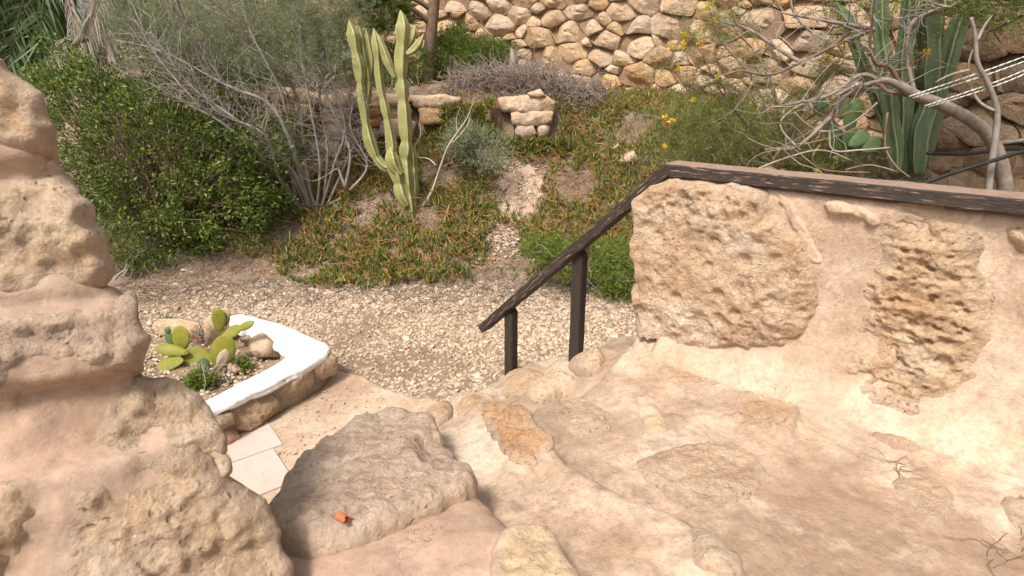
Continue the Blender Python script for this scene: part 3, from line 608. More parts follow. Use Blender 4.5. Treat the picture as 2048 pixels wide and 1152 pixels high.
def srock(pix, z, lift, mat_, rnd, rw, res=0.012, noise=((0.02, 6, 'f'),), edge=0.018, seed=0, depth=0.12, slope=None, post=None, name='embedded_stone', tilt=(0, 0), k=1, fac=0, fsl=0.3, sm=0.06):
    pts = []
    for p in pix:
        if len(p) == 3: q = Pz(*p)[:2]
        else:
            zz = 0.8
            for _ in range(12): q = Pz(*p, zz)[:2]; zz = float(z(q[:1], q[1:])[0]) + lift * 0.5
        pts.append(q)
    c = np.mean(pts, 0)
    return relief(name, pts, PLAN, lambda u, v: z(u, v) + lift + tilt[0] * (u - c[0]) + tilt[1] * (v - c[1]), res, rnd, depth, mat_, st, noise=noise, edge=edge, seed=seed, rw=rw, slope=slope, post=post, smooth_k=k, facets=fac, fslope=fsl, attrf=smear(sm, seed))
def chip(vo, H, W, d):
    p = Pz(905, 925, 0.95)[:2]; a = np.linalg.norm(vo - p, axis=1); s = sstep(0.16, 0.09, a + 0.03 * fbm(W * 14, 3, 5))
    g = fbm(W * 4, 4, 15); return H - 0.06 * s + 0.030 * g + 0.014 * (np.floor(g * 5) / 5) + 0.012 * fbm(W * 14, 4, 9, ridged=True) + 0.008 * fbm(W * 32, 3, 10, ridged=True)
bigb = srock(((512, 1008), (560, 958), (615, 905), (680, 852), (735, 822), (800, 812), (850, 832), (905, 868), (938, 905), (958, 945), (948, 985), (900, 1000), (840, 1030), (760, 1062), (680, 1098), (600, 1118), (540, 1092)), z1, 0.050, M['greyrock'], 0.055, 0.07, 0.009, ((0.02, 3.5, 'f'), (0.008, 12, 'f')), 0.024, 34, slope=0.2, post=chip, name='boulder')
srock(((960, 812), (985, 792), (1030, 797), (1060, 815), (1090, 850), (1118, 880), (1090, 905), (1075, 935), (1030, 930), (985, 880), (960, 845)), z2, 0.018, M['orange'], 0.022, 0.03, 0.008, ((0.018, 4, 'f'), (0.008, 12, 'f'), (0.016, 18, 'w')), 0.026, 33, name='boulder', post=lambda vo, H, W, d: H + sstep(0, .04, d) * (0.022 * fbm(W * 9, 3, 19) + 0.018 * fbm(W * 20, 4, 20, ridged=True)))
srock(((975, 1110), (1010, 1055), (1060, 1040), (1118, 1045), (1135, 1075), (1165, 1140), (1190, 1230), (1080, 1260), (960, 1210)), z1, 0.022, M['yellow'], 0.03, 0.04, 0.009, ((0.02, 3.5, 'f'), (0.008, 12, 'f'), (0.004, 34, 'f')), 0.020, 34, name='boulder', post=lambda vo, H, W, d: H + sstep(0, .04, d) * (0.016 * fbm(W * 8, 3, 29) + 0.010 * fbm(W * 22, 4, 30, ridged=True)))
srock(((1370, 1040), (1410, 1045), (1460, 1080), (1488, 1110), (1495, 1170), (1440, 1200), (1400, 1150), (1375, 1090)), z2, 0.012, M['cream'], 0.04, 0.06, 0.009, ((0.022, 8, 'f'), (0.012, 18, 'f')), 0.012, 44)
flat = ((0.022, 3.2, 'f'), (0.012, 9, 'f'), (0.006, 30, 'f'))
for k, (pix, m, lf) in enumerate((
        (((1310, 740), (1360, 722), (1430, 730), (1480, 755), (1440, 775), (1360, 778)), 'flush', .004),
        (((1260, 795), (1300, 785), (1325, 820), (1340, 855), (1290, 860)), 'yellow', .004),
        (((1460, 790), (1530, 770), (1600, 790), (1610, 850), (1570, 875), (1480, 850)), 'flush', .004),
        (((1645, 785), (1690, 800), (1755, 825), (1740, 840), (1700, 850), (1655, 830)), 'yellow', .003),
        (((1250, 930), (1330, 890), (1450, 880), (1530, 920), (1560, 960), (1480, 1010), (1400, 1020), (1320, 985)), 'flush', .006),
        (((1090, 805), (1150, 795), (1210, 810), (1230, 850), (1180, 880), (1120, 860)), 'flush', .006),
        (((1790, 960), (1860, 960), (1930, 1010), (1900, 1050), (1830, 1040)), 'flush', .006),
        (((1730, 860), (1800, 870), (1850, 890), (1840, 910), (1770, 900)), 'flush', .004),
        (((1990, 1000), (2060, 990), (2090, 1050), (2030, 1060)), 'flush', .005))):
    srock(pix, z3, lf + 0.004, M[m], 0.014, 0.03, 0.010, flat, 0.03, 32, depth=0.08, post=lambda vo, H, W, d, k=k: foot(vo, H, W, d) + sstep(0.0, 0.05, d) * (0.008 * fbm(W * 22, 4, 50 + k, ridged=True) + 0.006 * fbm(W * 9, 3, 60 + k)))
z4 = zfield(Z4)
for k, (pix, m, lf) in enumerate((
        (((985, 775), (1010, 738), (1035, 718), (1062, 722), (1095, 735), (1105, 750), (1060, 770), (1035, 790)), 'cream', .05),
        (((1128, 722), (1150, 700), (1190, 702), (1218, 712), (1205, 740), (1180, 752), (1140, 735)), 'cream', .05),
        (((1045, 770), (1090, 745), (1140, 738), (1172, 752), (1150, 775), (1100, 798), (1060, 800)), 'tanrock', .05),
        (((910, 800), (950, 785), (985, 780), (1000, 795), (950, 830), (905, 830)), 'cream', .03),
        (((835, 815), (870, 797), (908, 792), (910, 825), (870, 850), (830, 840)), 'cream', .03))):
    srock(pix, z4, lf + 0.02, M[m], 0.05, 0.06, 0.013, ((0.03, 6, 'f'), (0.012, 18, 'f')), 0.018, 70 + k, depth=0.25, fac=6)

# broken terracotta pipe lying on the boulder
def top_at(o, x, y, r=0.03):
    v = np.empty(len(o.data.vertices) * 3, np.float32); o.data.vertices.foreach_get('co', v); v = v.reshape(-1, 3) + wloc(o); k = np.hypot(v[:, 0] - x, v[:, 1] - y) < r
    return float(v[k, 2].max()) if k.any() else 0.0
tp = Pz(686, 1040, 1.05)
for _ in range(6): tp = Pz(686, 1040, top_at(bigb, *tp[:2]) + 0.004)
d_ = nrm(np.array([0.55, -0.35, 0.06])); V, F = [], []
A1 = np.cross(d_, UP); A1 = nrm(A1); B1 = np.cross(A1, d_)
for (s_, r_) in ((-.017, .0120), (.017, .0120), (.017, .0082), (-.017, .0082)):
    for k in range(14):
        a = k * 2 * math.pi / 14; V.append(tp + d_ * (s_ + 0.004 * math.sin(3 * a)) + (A1 * math.cos(a) + B1 * math.sin(a)) * r_ + UP * 0.007)
F = [(i * 14 + k, i * 14 + (k + 1) % 14, ((i + 1) % 4) * 14 + (k + 1) % 14, ((i + 1) % 4) * 14 + k) for i in range(4) for k in range(14)]
tag(mesh('terracotta_pipe', V, F, M['terracotta'], smooth=False), 'short broken red terracotta pipe lying on the grey boulder', 'pipe')

# ================================================================== ROCK WALL (left, beside the camera)
LO = Pf(150, 700, 1.15); LU = nrm(np.array([0.82, 0.57, 0])); LV = nrm(np.array([-0.15, 0.36, 0.92])); LN = nrm(np.cross(LU, LV))
if LN[1] > 0: LN = -LN
LV = nrm(np.cross(LN, LU)); LV = LV if LV[2] > 0 else -LV
LF = (LO, LU, LV, LN)
lw = thing('rock_wall', (-0.9, 1.2, 0), 'rough beige rock wall of big stones and pink mortar beside the planter', 'wall')
def Lp(px, py):
    q = Pp(px, py, LO, LN) - LO; return np.array([q @ LU, q @ LV])
_py = [-300, 60, 285, 305, 335, 352, 560, 578, 596, 612, 730, 752, 790, 860, 886, 905, 1000, 1300, 1800]; _ph = [-.03, .0, .0, -.04, -.035, .005, .03, .015, .035, .055, .06, .01, .02, .045, .06, .11, .13, .14, .14]
_pv = np.array([Lp(150, y)[1] for y in _py]); _o = np.argsort(_pv)
def hleft(u, v):
    vv = v + 0.03 * np.sin(u * 5 + 1) ; return np.interp(vv, _pv[_o], np.array(_ph)[_o])
nleft = ((0.035, 3.0, 'f'), (0.016, 8, 'f'))
def lrock(name, pix, mat_, lift, res=0.010, edge=0.028, seed=0, depth=0.4):
    core = name == 'mortar_core'
    def post(vo, H, W, d):
        if core: return H + 0.006 * fbm(W * 30, 3, 3)
        H0 = H.copy(); inn = sstep(0.0, 0.05, d + 0.02 * fbm(W * 12, 3, seed)); g = fbm(W * 6 + seed, 4, seed)
        H = H - 0.010 + lift * (0.25 + 1.3 * sstep(-.35, .35, fbm(W * 4.5, 3, seed + 9))) * sstep(0, 0.04, d) + inn * (0.022 * g + 0.020 * (np.floor(g * 4) / 4) + 0.018 * fbm(W * 11, 4, seed + 1, ridged=True) + 0.012 * fbm(W * 26, 4, seed + 2, ridged=True) + 0.005 * fbm(W * 55, 3, seed + 3))
        f1, rr = worley(W * 14 + seed, seed); H = H - inn * 0.022 * sstep(.5, 1, rr) * sstep(.55, .2, f1)
        k_ = sstep(0.03, 0.09, d); return H * (1 - k_) + k_ * (np.maximum(H, H0 + 0.006) if lift > 0 else H)
    return relief(name, [Lp(*p) for p in pix], LF, hleft, res, 0.05 if core else 0.012, depth, mat_, lw, noise=nleft, edge=edge, seed=81, rw=0.07 if core else 0.02, post=post, taper=0.16, smooth_k=1 if core else 0, attrf=None if core else smear(0.06, seed))
lrock('mortar_core', ((-900, -200), (-60, 60), (20, 230), (80, 280), (105, 320), (165, 440), (190, 565), (250, 580), (278, 640), (270, 755), (335, 780), (385, 850), (410, 920), (465, 1000), (525, 1100), (535, 1300), (300, 1700), (-900, 1700)), M['pinkmortar'], 0.0, 0.015, 0.012, depth=0.45)
lrock('stone', ((-420, -160), (-200, 0), (-20, 70), (15, 125), (60, 175), (88, 215), (106, 258), (92, 298), (50, 308), (-10, 296), (-200, 300), (-450, 260)), M['tanrock'], 0.022, seed=82)
lrock('stone', ((-300, 338), (-60, 338), (20, 332), (100, 318), (135, 342), (172, 414), (200, 468), (224, 548), (205, 570), (120, 584), (30, 598), (-100, 610), (-320, 606)), M['tanrock'], 0.020, seed=83)
lrock('stone', ((-250, 650), (0, 632), (120, 614), (200, 594), (262, 584), (292, 628), (314, 682), (292, 742), (225, 745), (120, 742), (0, 780), (-250, 800)), M['greyrock'], 0.018, seed=84)
lrock('stone', ((170, 880), (205, 812), (280, 758), (350, 752), (388, 790), (420, 842), (446, 895), (400, 900), (330, 888), (250, 905)), M['cream'], 0.014, seed=85)
lrock('stone', ((345, 905), (400, 878), (445, 900), (458, 930), (432, 968), (375, 958)), M['greyrock'], -0.015, seed=86)
lrock('stone', ((120, 1010), (170, 950), (250, 912), (330, 893), (380, 885), (420, 902), (458, 945), (512, 985), (542, 1040), (568, 1092), (574, 1160), (545, 1260), (380, 1300), (200, 1240), (105, 1120)), M['cream'], 0.020, res=0.009, seed=87)
lrock('stone', ((-300, 920), (-60, 895), (50, 915), (118, 965), (95, 1040), (85, 1180), (0, 1260), (-300, 1260)), M['cream'], 0.016, seed=88)
lrock('stone', ((-60, 800), (40, 770), (150, 765), (160, 830), (120, 880), (20, 870)), M['tanrock'], 0.006, seed=89)

# ================================================================== PLANTER
pl = thing('stone_planter', (-1.7, 3.9, 0), 'low stone planter with a thick white limewashed rim and a prickly pear', 'planter')
ZC = 0.30
cap_out = [(330, 872), (398, 832), (470, 798), (540, 764), (605, 735), (650, 708), (661, 694), (652, 684), (625, 672), (585, 653), (545, 640), (505, 630), (470, 627), (455, 633), (452, 645),
           (470, 656), (498, 664), (520, 672), (540, 684), (562, 694), (572, 705), (562, 718), (520, 742), (470, 768), (420, 793), (385, 808), (320, 838)]
relief('white_rim', [Pz(*p, ZC)[:2] for p in cap_out], PLAN, lambda u, v: ZC + 0 * u, 0.014, 0.024, 0.036, M['white'], pl, noise=[(0.012, 5, 'f'), (0.004, 18, 'f')], edge=0.014, rw=0.04, seed=91)
core = [(335, 866), (400, 828), (470, 795), (540, 761), (605, 732), (646, 706), (650, 692), (620, 676), (585, 658), (540, 644), (500, 636), (465, 633), (485, 648), (540, 668), (570, 700), (520, 738), (420, 789), (325, 836)]
relief('cement_core', [Pz(*p, ZC)[:2] for p in core], PLAN, lambda u, v: ZC - 0.05 + 0 * u, 0.03, 0.01, 0.25, M['cement'], pl, edge=0.0, seed=92, noise=[(0.01, 8, 'f')])
p0, p1 = Pz(655, 702, ZC), Pz(398, 832, ZC); PU = nrm(np.array([p1[0] - p0[0], p1[1] - p0[1], 0])); PN = np.array([-PU[1], PU[0], 0]); PN = PN if PN[0] > 0 else -PN
PO = np.array([p0[0], p0[1], 0]) - PN * 0.005; PFr = (PO, PU, UP, PN)
def Qp(px, py):
    q = Pp(px, py, PO, PN) - PO; return (q @ PU, q[2])
ps = ((((622, 728), (645, 716), (668, 708), (673, 730), (668, 748), (640, 760), (622, 752)), 'redstone'),
      (((562, 762), (590, 745), (616, 735), (622, 760), (612, 782), (585, 798), (556, 796), (550, 780)), 'planterstone'),
      (((470, 826), (500, 800), (535, 785), (553, 800), (556, 820), (535, 848), (495, 860), (468, 852)), 'planterstone'),
      (((535, 772), (560, 756), (575, 752), (560, 764), (540, 776)), 'planterstone'),
      (((415, 850), (440, 828), (462, 822), (464, 845), (440, 862), (418, 868)), 'planterstone'),
      (((430, 885), (450, 862), (470, 860), (476, 875), (455, 893), (432, 900)), 'redstone'),
      (((385, 880), (408, 858), (412, 872), (425, 880), (420, 905), (390, 915)), 'planterstone'))
for k, (pix, m) in enumerate(ps):
    pts = np.array([Qp(*p) for p in pix]); pts = pts.mean(0) + (pts - pts.mean(0)) * 1.14
    relief('stone', pts, PFr, lambda u, v: 0.055 + 0 * u, 0.012, 0.04, 0.10, M[m], pl, noise=[(0.018, 9, 'f'), (0.008, 30, 'f'), (0.012, 22, 'w')], edge=0.008, rw=0.035, seed=95 + k, facets=5, fslope=0.35)
relief('soil_bed', [Pz(*p, 0.12)[:2] for p in ((330, 880), (430, 822), (560, 742), (600, 715), (560, 680), (480, 655), (380, 660), (270, 700), (200, 800))], PLAN, lambda u, v: 0.15 + 0 * u, 0.03, 0.03, 0.2, M['gravelbed'], pl, noise=[(0.03, 5, 'f')], edge=0.02, seed=106)
def looserock(name, px, py, z, size, mat_, label, cat='rock', seed=0, squash=0.7, rz=0.0, group=None, parent=None):
    """a blocky field stone"""
    import bmesh
    bm = bmesh.new(); bmesh.ops.create_icosphere(bm, subdivisions=3, radius=1); P = np.array([v.co[:] for v in bm.verts]); F = np.array([[v.index for v in f.verts] for f in bm.faces]); bm.free()
    r = np.random.default_rng(seed); cutn = nrm(r.normal(0, 1, (13, 3))); cd = r.uniform(0.50, 0.85, 13)
    for n_, c_ in zip(cutn, cd):
        e = P @ n_ - c_; P = P - np.maximum(e, 0)[:, None] * n_
    P = P * (1 + 0.10 * fbm(P * 2.5 + seed, 4, seed) + 0.05 * fbm(P * 8 + seed, 3, seed, ridged=True))[:, None]
    P = P * np.array(size); c, s = math.cos(rz), math.sin(rz); P = P @ np.array([[c, s, 0], [-s, c, 0], [0, 0, 1]])
    base = Pz(px, py, z) if py is not None else np.array(px); P = P + base + np.array([0, 0, size[2] * squash])
    o = mesh(name, P, F, mat_, parent)
    return tag(o, label, cat, group) if label else o
looserock('rock', 535, 715, 0.15, (0.14, 0.13, 0.13), M['cream'], 'wedge-shaped cream rock inside the planter corner', seed=3, rz=0.5)
looserock('rock', 510, 692, 0.15, (0.11, 0.10, 0.10), M['greyrock'], 'small grey rock against the rim inside the planter', seed=4)
looserock('rock', 435, 688, 0.15, (0.10, 0.09, 0.15), M['tanrock'], 'upright rounded tan rock behind the prickly pear', seed=5, rz=1)
looserock('rock', 372, 668, 0.15, (0.34, 0.12, 0.10), M['cream'], 'long flat pale rock along the back of the planter', seed=6, rz=-0.1)
looserock('rock', 470, 745, 0.15, (0.07, 0.06, 0.05), M['greyrock'], 'small dark stone at the foot of the prickly pear', seed=8)

# prickly pear in the planter: each pad a part
pp = thing('prickly_pear', tuple(Pz(420, 745, 0.15)), 'yellow green prickly pear cactus growing in the white-rimmed planter', 'cactus')
def pad(c, up, facing, L, W, T, mat_, parent, name='pad'):
    up = nrm(np.array(up, float)); f = np.array(facing, float); f = nrm(f - up * (f @ up)); s = np.cross(up, f)
    V, n, m = [], 20, 9; rib = []
    for j in range(m + 1):
        for i in range(n):
            th = math.pi * j / m; ph = 2 * math.pi * i / n
            a = -math.cos(th); r = math.sin(th)
            egg = 1 - 0.22 * (a < 0) * abs(a) + 0.04 * math.sin(3 * a)
            V.append(np.array(c) + up * (a * L / 2) + s * (r * math.cos(ph) * W / 2 * egg) + f * (r * math.sin(ph) * T / 2)); rib.append(abs(math.cos(ph)) * r * 0.84)
    V = np.array(V); V = V + f * (0.06 * W * fbm(V * 9, 2, int(1000 * L)))[:, None]
    F = [(j * n + i, j * n + (i + 1) % n, (j + 1) * n + (i + 1) % n, (j + 1) * n + i) for j in range(m) for i in range(n)]
    # spine dots stand proud as small areoles
    return mesh(name, V, F, mat_, parent, attr=rib)
def padpx(c, tip, wpx, f_, facing, mat_, parent, T=0.028, name='pad'):
    A, B = Pf(*c, f_), Pf(*tip, f_); sc = f_ / ray(*c)[1]
    pad((A + B) / 2, B - A, facing, np.linalg.norm(B - A) * 1.18, wpx * sc * 1.25, T, mat_, parent, name)
Y0 = 3.95
for c, tip, wpx, dy, fc, m in (((430, 738), (368, 708), 42, 0, (0.1, -1, .55), 'pad'), ((430, 735), (458, 676), 40, -.02, (0, -1, .3), 'pad'), ((362, 700), (362, 656), 30, .05, (0, -1, .2), 'pad'), ((372, 705), (314, 696), 20, -.03, (0, -.9, .8), 'pad'),
                               ((364, 722), (318, 732), 26, -.08, (0, -.8, 1), 'pad'), ((445, 675), (480, 655), 20, 0, (0, -1, .8), 'pad'), ((474, 660), (506, 645), 14, 0, (0, -1, .8), 'pad'), ((440, 660), (436, 620), 22, .12, (0.2, -1, .2), 'pad'), ((452, 650), (450, 618), 16, .16, (0, -1, .2), 'deadpad'),
                               ((405, 748), (408, 718), 20, -.10, (.3, -1, .3), 'greenpad'), ((438, 738), (452, 702), 18, -.14, (.2, -1, .3), 'deadpad'), ((346, 692), (334, 665), 14, .06, (0, -1, .2), 'greenpad'), ((336, 668), (335, 655), 11, .06, (0, -1, .2), 'greenpad')):
    padpx(c, tip, wpx, Y0 + dy, fc, M[m], pp)

# ================================================================== DRY-STONE WALL at the back
BW = np.array([(6.6, 4.5), (2.2, 9.4), (-0.9, 11.0), (-7.6, 13.4)]); seg = np.linalg.norm(np.diff(BW, axis=0), axis=1); cum = np.concatenate([[0], np.cumsum(seg)])
def bw(u, v, h):
    u = np.asarray(u, float); i = np.clip(np.searchsorted(cum, u) - 1, 0, 2); f = (u - cum[i]) / seg[i]
    a, b = BW[i], BW[i + 1]; p = a + (b - a) * f[..., None]; t = (b - a) / seg[i][..., None]
    # blend the normal round the bends
    n = np.stack([-t[..., 1], t[..., 0]], -1)
    for k in (1, 2):
        tk = (BW[k] - BW[k - 1]) / seg[k - 1]; tn = (BW[k + 1] - BW[k]) / seg[k]; m = nrm(np.array([-tk[1] - tn[1], tk[0] + tn[0]]))
        wgt = np.exp(-((u - cum[k]) / 0.5) ** 2)[..., None]; n = n * (1 - wgt) + m * wgt
    n = nrm(n); n = np.where((n[..., 1:] > 0), -n, n)
    hh = h - 0.10 * v
    z0 = 0.95 + np.interp(u, [0, 2.0, 6.6, 10.1, 18], [0, 0.2, 0.78, 1.2, 1.35])
    return np.concatenate([p + n * np.asarray(hh)[..., None], (z0 + v)[..., None]], -1)
bwall = thing('dry_stone_wall', (0.6, 10.2, 1.8), 'tall dry-stone retaining wall of tan field stones behind the garden', 'wall')
Lw, Hw = cum[-1], 2.75
us = np.linspace(0, Lw, 60); grid = [bw(us, np.full(60, v), np.full(60, hh)) for (v, hh) in ((-0.3, -0.085), (Hw, -0.085), (Hw, -0.6), (-0.3, -0.6))]
V = np.stack(grid, 1).reshape(-1, 3); F = [(i * 4 + k, (i + 1) * 4 + k, (i + 1) * 4 + (k + 1) % 4, i * 4 + (k + 1) % 4) for i in range(59) for k in range(4)] + [(0, 1, 2, 3), (236 + 3, 236 + 2, 236 + 1, 236)]
mesh('earth_core', V, F, M['joint'], bwall, smooth=False)
AN = 1.7
r_ = np.random.default_rng(21); S_ = []; wts = []
tries = 0
while tries < 9000:
    tries += 1
    u = r_.uniform(0, Lw); v = r_.uniform(-0.2, Hw) * AN; big = r_.random(); R = 0.30 if tries < 2500 else (0.215 if tries < 5000 else 0.15)
    R *= r_.uniform(0.7, 1.15) * (1.2 if u < 3.0 else 1.0)
    if all((u - a) ** 2 + (v - b) ** 2 > (0.62 * (R + c)) ** 2 * 1.45 for (a, b), c in zip(S_, wts)): S_.append((u, v)); wts.append(R)
S_ = np.array(S_); wts = np.array(wts)
nst = 0
for i in range(len(S_)):
    poly = [np.array(p) for p in ((S_[i][0] - 1, S_[i][1] - 1), (S_[i][0] + 1, S_[i][1] - 1), (S_[i][0] + 1, S_[i][1] + 1), (S_[i][0] - 1, S_[i][1] + 1))]
    dd = np.linalg.norm(S_ - S_[i], axis=1)
    for j in np.argsort(dd)[1:22]:
        n_ = S_[j] - S_[i]; D2 = n_ @ n_; tt = 0.5 * (D2 + wts[i] ** 2 - wts[j] ** 2) / D2; mid = S_[i] + n_ * tt; out = []
        for k in range(len(poly)):
            a, b = poly[k], poly[(k + 1) % len(poly)]; da, db = (a - mid) @ n_, (b - mid) @ n_
            if da <= 0: out.append(a)
            if da * db < 0: out.append(a + (b - a) * da / (da - db))
        poly = out
        if len(poly) < 3: break
    if len(poly) < 3: continue
    poly = np.array(poly) / np.array([1, AN]); cen = poly.mean(0)
    if cen[1] < -0.12 or cen[1] > Hw or cen[0] < 0.02 or cen[0] > Lw: continue
    size = math.sqrt(abs(np.sum(poly[:, 0] * np.roll(poly[:, 1], -1) - np.roll(poly[:, 0], -1) * poly[:, 1])) / 2)
    if size < 0.09: continue
    poly = cen + (poly - cen) * (1 - 0.003 / max(size * 0.5, 0.05))
    poly = poly + r_.normal(0, 0.008, poly.shape); pc = 0.86 * poly + 0.07 * np.roll(poly, 1, 0) + 0.07 * np.roll(poly, -1, 0); poly = np.stack([0.93 * poly + 0.07 * np.roll(poly, 1, 0), 0.93 * poly + 0.07 * np.roll(poly, -1, 0)], 1).reshape(-1, 2)
    poly = resample(poly, 0.05); n = len(poly); T_ = nrm(np.roll(poly, -1, 0) - np.roll(poly, 1, 0)); poly = poly + np.stack([T_[:, 1], -T_[:, 0]], 1) * (0.014 * fbm(np.c_[poly * 7, np.full(n, 0.0)], 3, i % 40))[:, None]; tiltx, tilty = r_.normal(0, 0.07, 2); pr = r_.uniform(-0.005, 0.035)
    ring = []; qn = np.c_[poly, np.full(n, i * 5.3)]
    fa = nrm(r_.normal(0, 1, (4, 2))); fo_ = r_.uniform(-.04, .06, 4)
    for (sc_, hb) in ((0.98, -0.18), (1.0, -0.022), (0.972, 0.0), (0.86, 0.008), (0.58, 0.012), (0.30, 0.014)):
        q = cen + (poly - cen) * sc_; h = hb * min(1.0, size / 0.3) + pr + (tiltx * (q[:, 0] - cen[0]) + tilty * (q[:, 1] - cen[1])) * (hb > -0.1)
        if hb >= 0:
            rel = (q - cen) / size
            for a_, o_ in zip(fa, fo_): h = h - np.maximum(rel @ a_ - 0.05, 0) * (0.11 + o_ * 1.6) * size / 0.3
            h = h + 0.022 * fbm(np.c_[q * 6, np.full(n, i * 3.1)], 4, i % 50)
        elif hb > -0.1:
            rel = (q - cen) * 0.95 / size; cutr = np.zeros(n)
            for a_, o_ in zip(fa, fo_): cutr = cutr + np.maximum(rel @ a_ - 0.05, 0) * (0.11 + o_ * 1.6) * size / 0.3
            h = h - np.minimum(cutr, 0.05)
        ring.append(bw(q[:, 0].clip(0, Lw - 1e-3), q[:, 1], h))
    cpt = bw(np.array([cen[0]]), np.array([cen[1]]), np.array([0.046 * min(1, size / 0.3) + pr]))
    cpt = ring[-1].mean(0)[None]; V = np.vstack(ring + [cpt]); nr = len(ring)
    F = [(a * n + k, a * n + (k + 1) % n, (a + 1) * n + (k + 1) % n, (a + 1) * n + k) for a in range(nr - 1) for k in range(n)] + [((nr - 1) * n + k, (nr - 1) * n + (k + 1) % n, nr * n) for k in range(n)]
    brown = cen[0] < 3.2 + 0.3 * math.sin(cen[1] * 3)  # right end of the wall: tree shade painted in as darker stone
    mesh('stone', V, F, M['shadedstone'] if brown else M['wallstone'], bwall, smooth=False); nst += 1
print('WALL STONES', nst)

# ------------------------------------------------------------------ low terrace wall with slabs
lt = thing('terrace_wall', (-0.8, 8.2, 1.4), 'low broken terrace wall of pale slabs and reddish stones behind the tall pale cactus', 'wall')
def slab(pix, f_, mat_, seed, dep=0.35, hgt=0.0, name='stone', rnd=0.015):
    O = np.array([0, f_, 0]); pts = np.array([Pf(*p, f_)[[0, 2]] for p in pix]); pts = pts.mean(0) + (pts - pts.mean(0)) * [1.1, 1.28]
    return relief(name, pts, (O, np.array([1., 0, 0]), UP, np.array([0, -1., 0])), lambda u, v: hgt + 0 * u, 0.03, rnd, dep, mat_, lt, noise=[(0.03, 5, 'f'), (0.02, 14, 'f')], edge=0.025, rw=0.03, seed=seed, facets=5, fslope=0.3, smooth_k=0)
for k, (pix, m) in enumerate((
        (((1000, 200), (1040, 196), (1090, 195), (1108, 205), (1105, 220), (1060, 224), (1010, 220)), 'cream'),
        (((1025, 228), (1070, 224), (1103, 226), (1100, 245), (1060, 250), (1028, 248)), 'cream'),
        (((1035, 254), (1065, 253), (1072, 268), (1050, 275), (1032, 270)), 'greyrock'), (((1075, 252), (1100, 252), (1098, 268), (1080, 274)), 'cream'),
        (((1055, 186), (1080, 183), (1092, 192), (1060, 195)), 'cream'),
        (((640, 196), (720, 188), (800, 192), (815, 202), (760, 212), (660, 214)), 'cream'), (((820, 194), (880, 192), (915, 200), (905, 214), (830, 214)), 'cream'),
        (((540, 178), (600, 180), (640, 194), (630, 208), (560, 204)), 'cream'),
        (((730, 215), (755, 212), (762, 228), (745, 236), (728, 230)), 'redstone'), (((762, 214), (810, 208), (822, 225), (800, 240), (770, 240)), 'cream'),
        (((715, 240), (760, 236), (765, 252), (730, 258)), 'redstone'), (((765, 246), (800, 242), (828, 248), (825, 270), (790, 276), (764, 268)), 'redstone'),
        (((700, 262), (755, 258), (758, 276), (710, 280)), 'redstone'), (((640, 220), (690, 218), (705, 238), (650, 244)), 'redstone'),
        (((560, 212), (620, 214), (630, 236), (575, 236)), 'redstone'), (((650, 250), (695, 248), (698, 275), (655, 280)), 'cream'), (((840, 220), (890, 220), (895, 245), (845, 246)), 'redstone'))):
    slab(pix, 8.02, M[m], 200 + k, hgt=0.03 * (k % 3))
tz = ground(np.array([0.]), np.array([8.3]))[0]
relief('earth_core', [(-4.2, 1.2), (0.68, 1.2), (0.62, 1.80), (-4.2, 1.84)], (np.array([0, 8.16, 0]), np.array([1., 0, 0]), UP, np.array([0, -1., 0])), lambda u, v: -0.05 + 0 * u, 0.06, 0.02, 0.3, M['joint'], lt, edge=0, smooth_k=0, seed=220, noise=[(0.03, 4, 'f')])
# loose stones on the bank
def onground(px, py, y0=3.2, y1=11.0):
    d = ray(px, py); ys = np.linspace(y0, y1, 1600); X = ys * d[0] / d[1]; Z = CAMZ + ys * d[2] / d[1]; g = ground(X, ys); k = np.argmax(Z <= g) if (Z <= g).any() else len(ys) - 1
    return np.array([X[k], ys[k], g[k]])
for k, (px, py, f_, sz, m, lb) in enumerate(((1265, 318, 6.9, (.19, .15, .12), 'cream', 'large pale rock on the bank just above the rail corner'), (1232, 298, 7.2, (.13, .1, .07), 'cream', 'flat pale rock on the bank above the larger pale one'),
        (1248, 430, 6.3, (.05, .06, .18), 'cream', 'narrow upright pale stone behind the sloping rail'), (655, 300, 7.0, (.30, .2, .16), 'tanrock', 'broad tan rock behind the grey shrub stems'), (700, 330, 6.9, (.2, .16, .12), 'cream', 'pale rock between the grey shrub and the tall pale cactus'),
        (1230, 186, 9.0, (.1, .1, .07), 'wallstone', 'small tan stone fallen below the dry-stone wall'), (1258, 190, 8.9, (.08, .08, .06), 'cream', 'small cream stone fallen below the dry-stone wall'), (1205, 180, 9.1, (.11, .08, .06), 'wallstone', 'flat tan stone at the wall foot beside the dry brush'))):
    P0 = onground(px, py); P0[2] -= sz[2] * 0.55
    looserock('rock', P0, None, 0, sz, M[m], lb, seed=60 + k, rz=k * 0.8)

oc = [onground(*p)[:2] for p in ((1000, 350), (1045, 335), (1085, 350), (1092, 385), (1070, 430), (1030, 450), (1000, 430), (985, 385))]
tag(relief('rock_outcrop', oc, PLAN, lambda u, v: ground(u, v) + 0.015, 0.025, 0.03, 0.2, M['greyrock'], noise=[(0.05, 3, 'f'), (0.04, 9, 'r'), (0.02, 22, 'r')], edge=0.06, seed=230, rw=0.08), 'bare crumbling pale rock outcrop in the middle of the ice plants', 'rock')
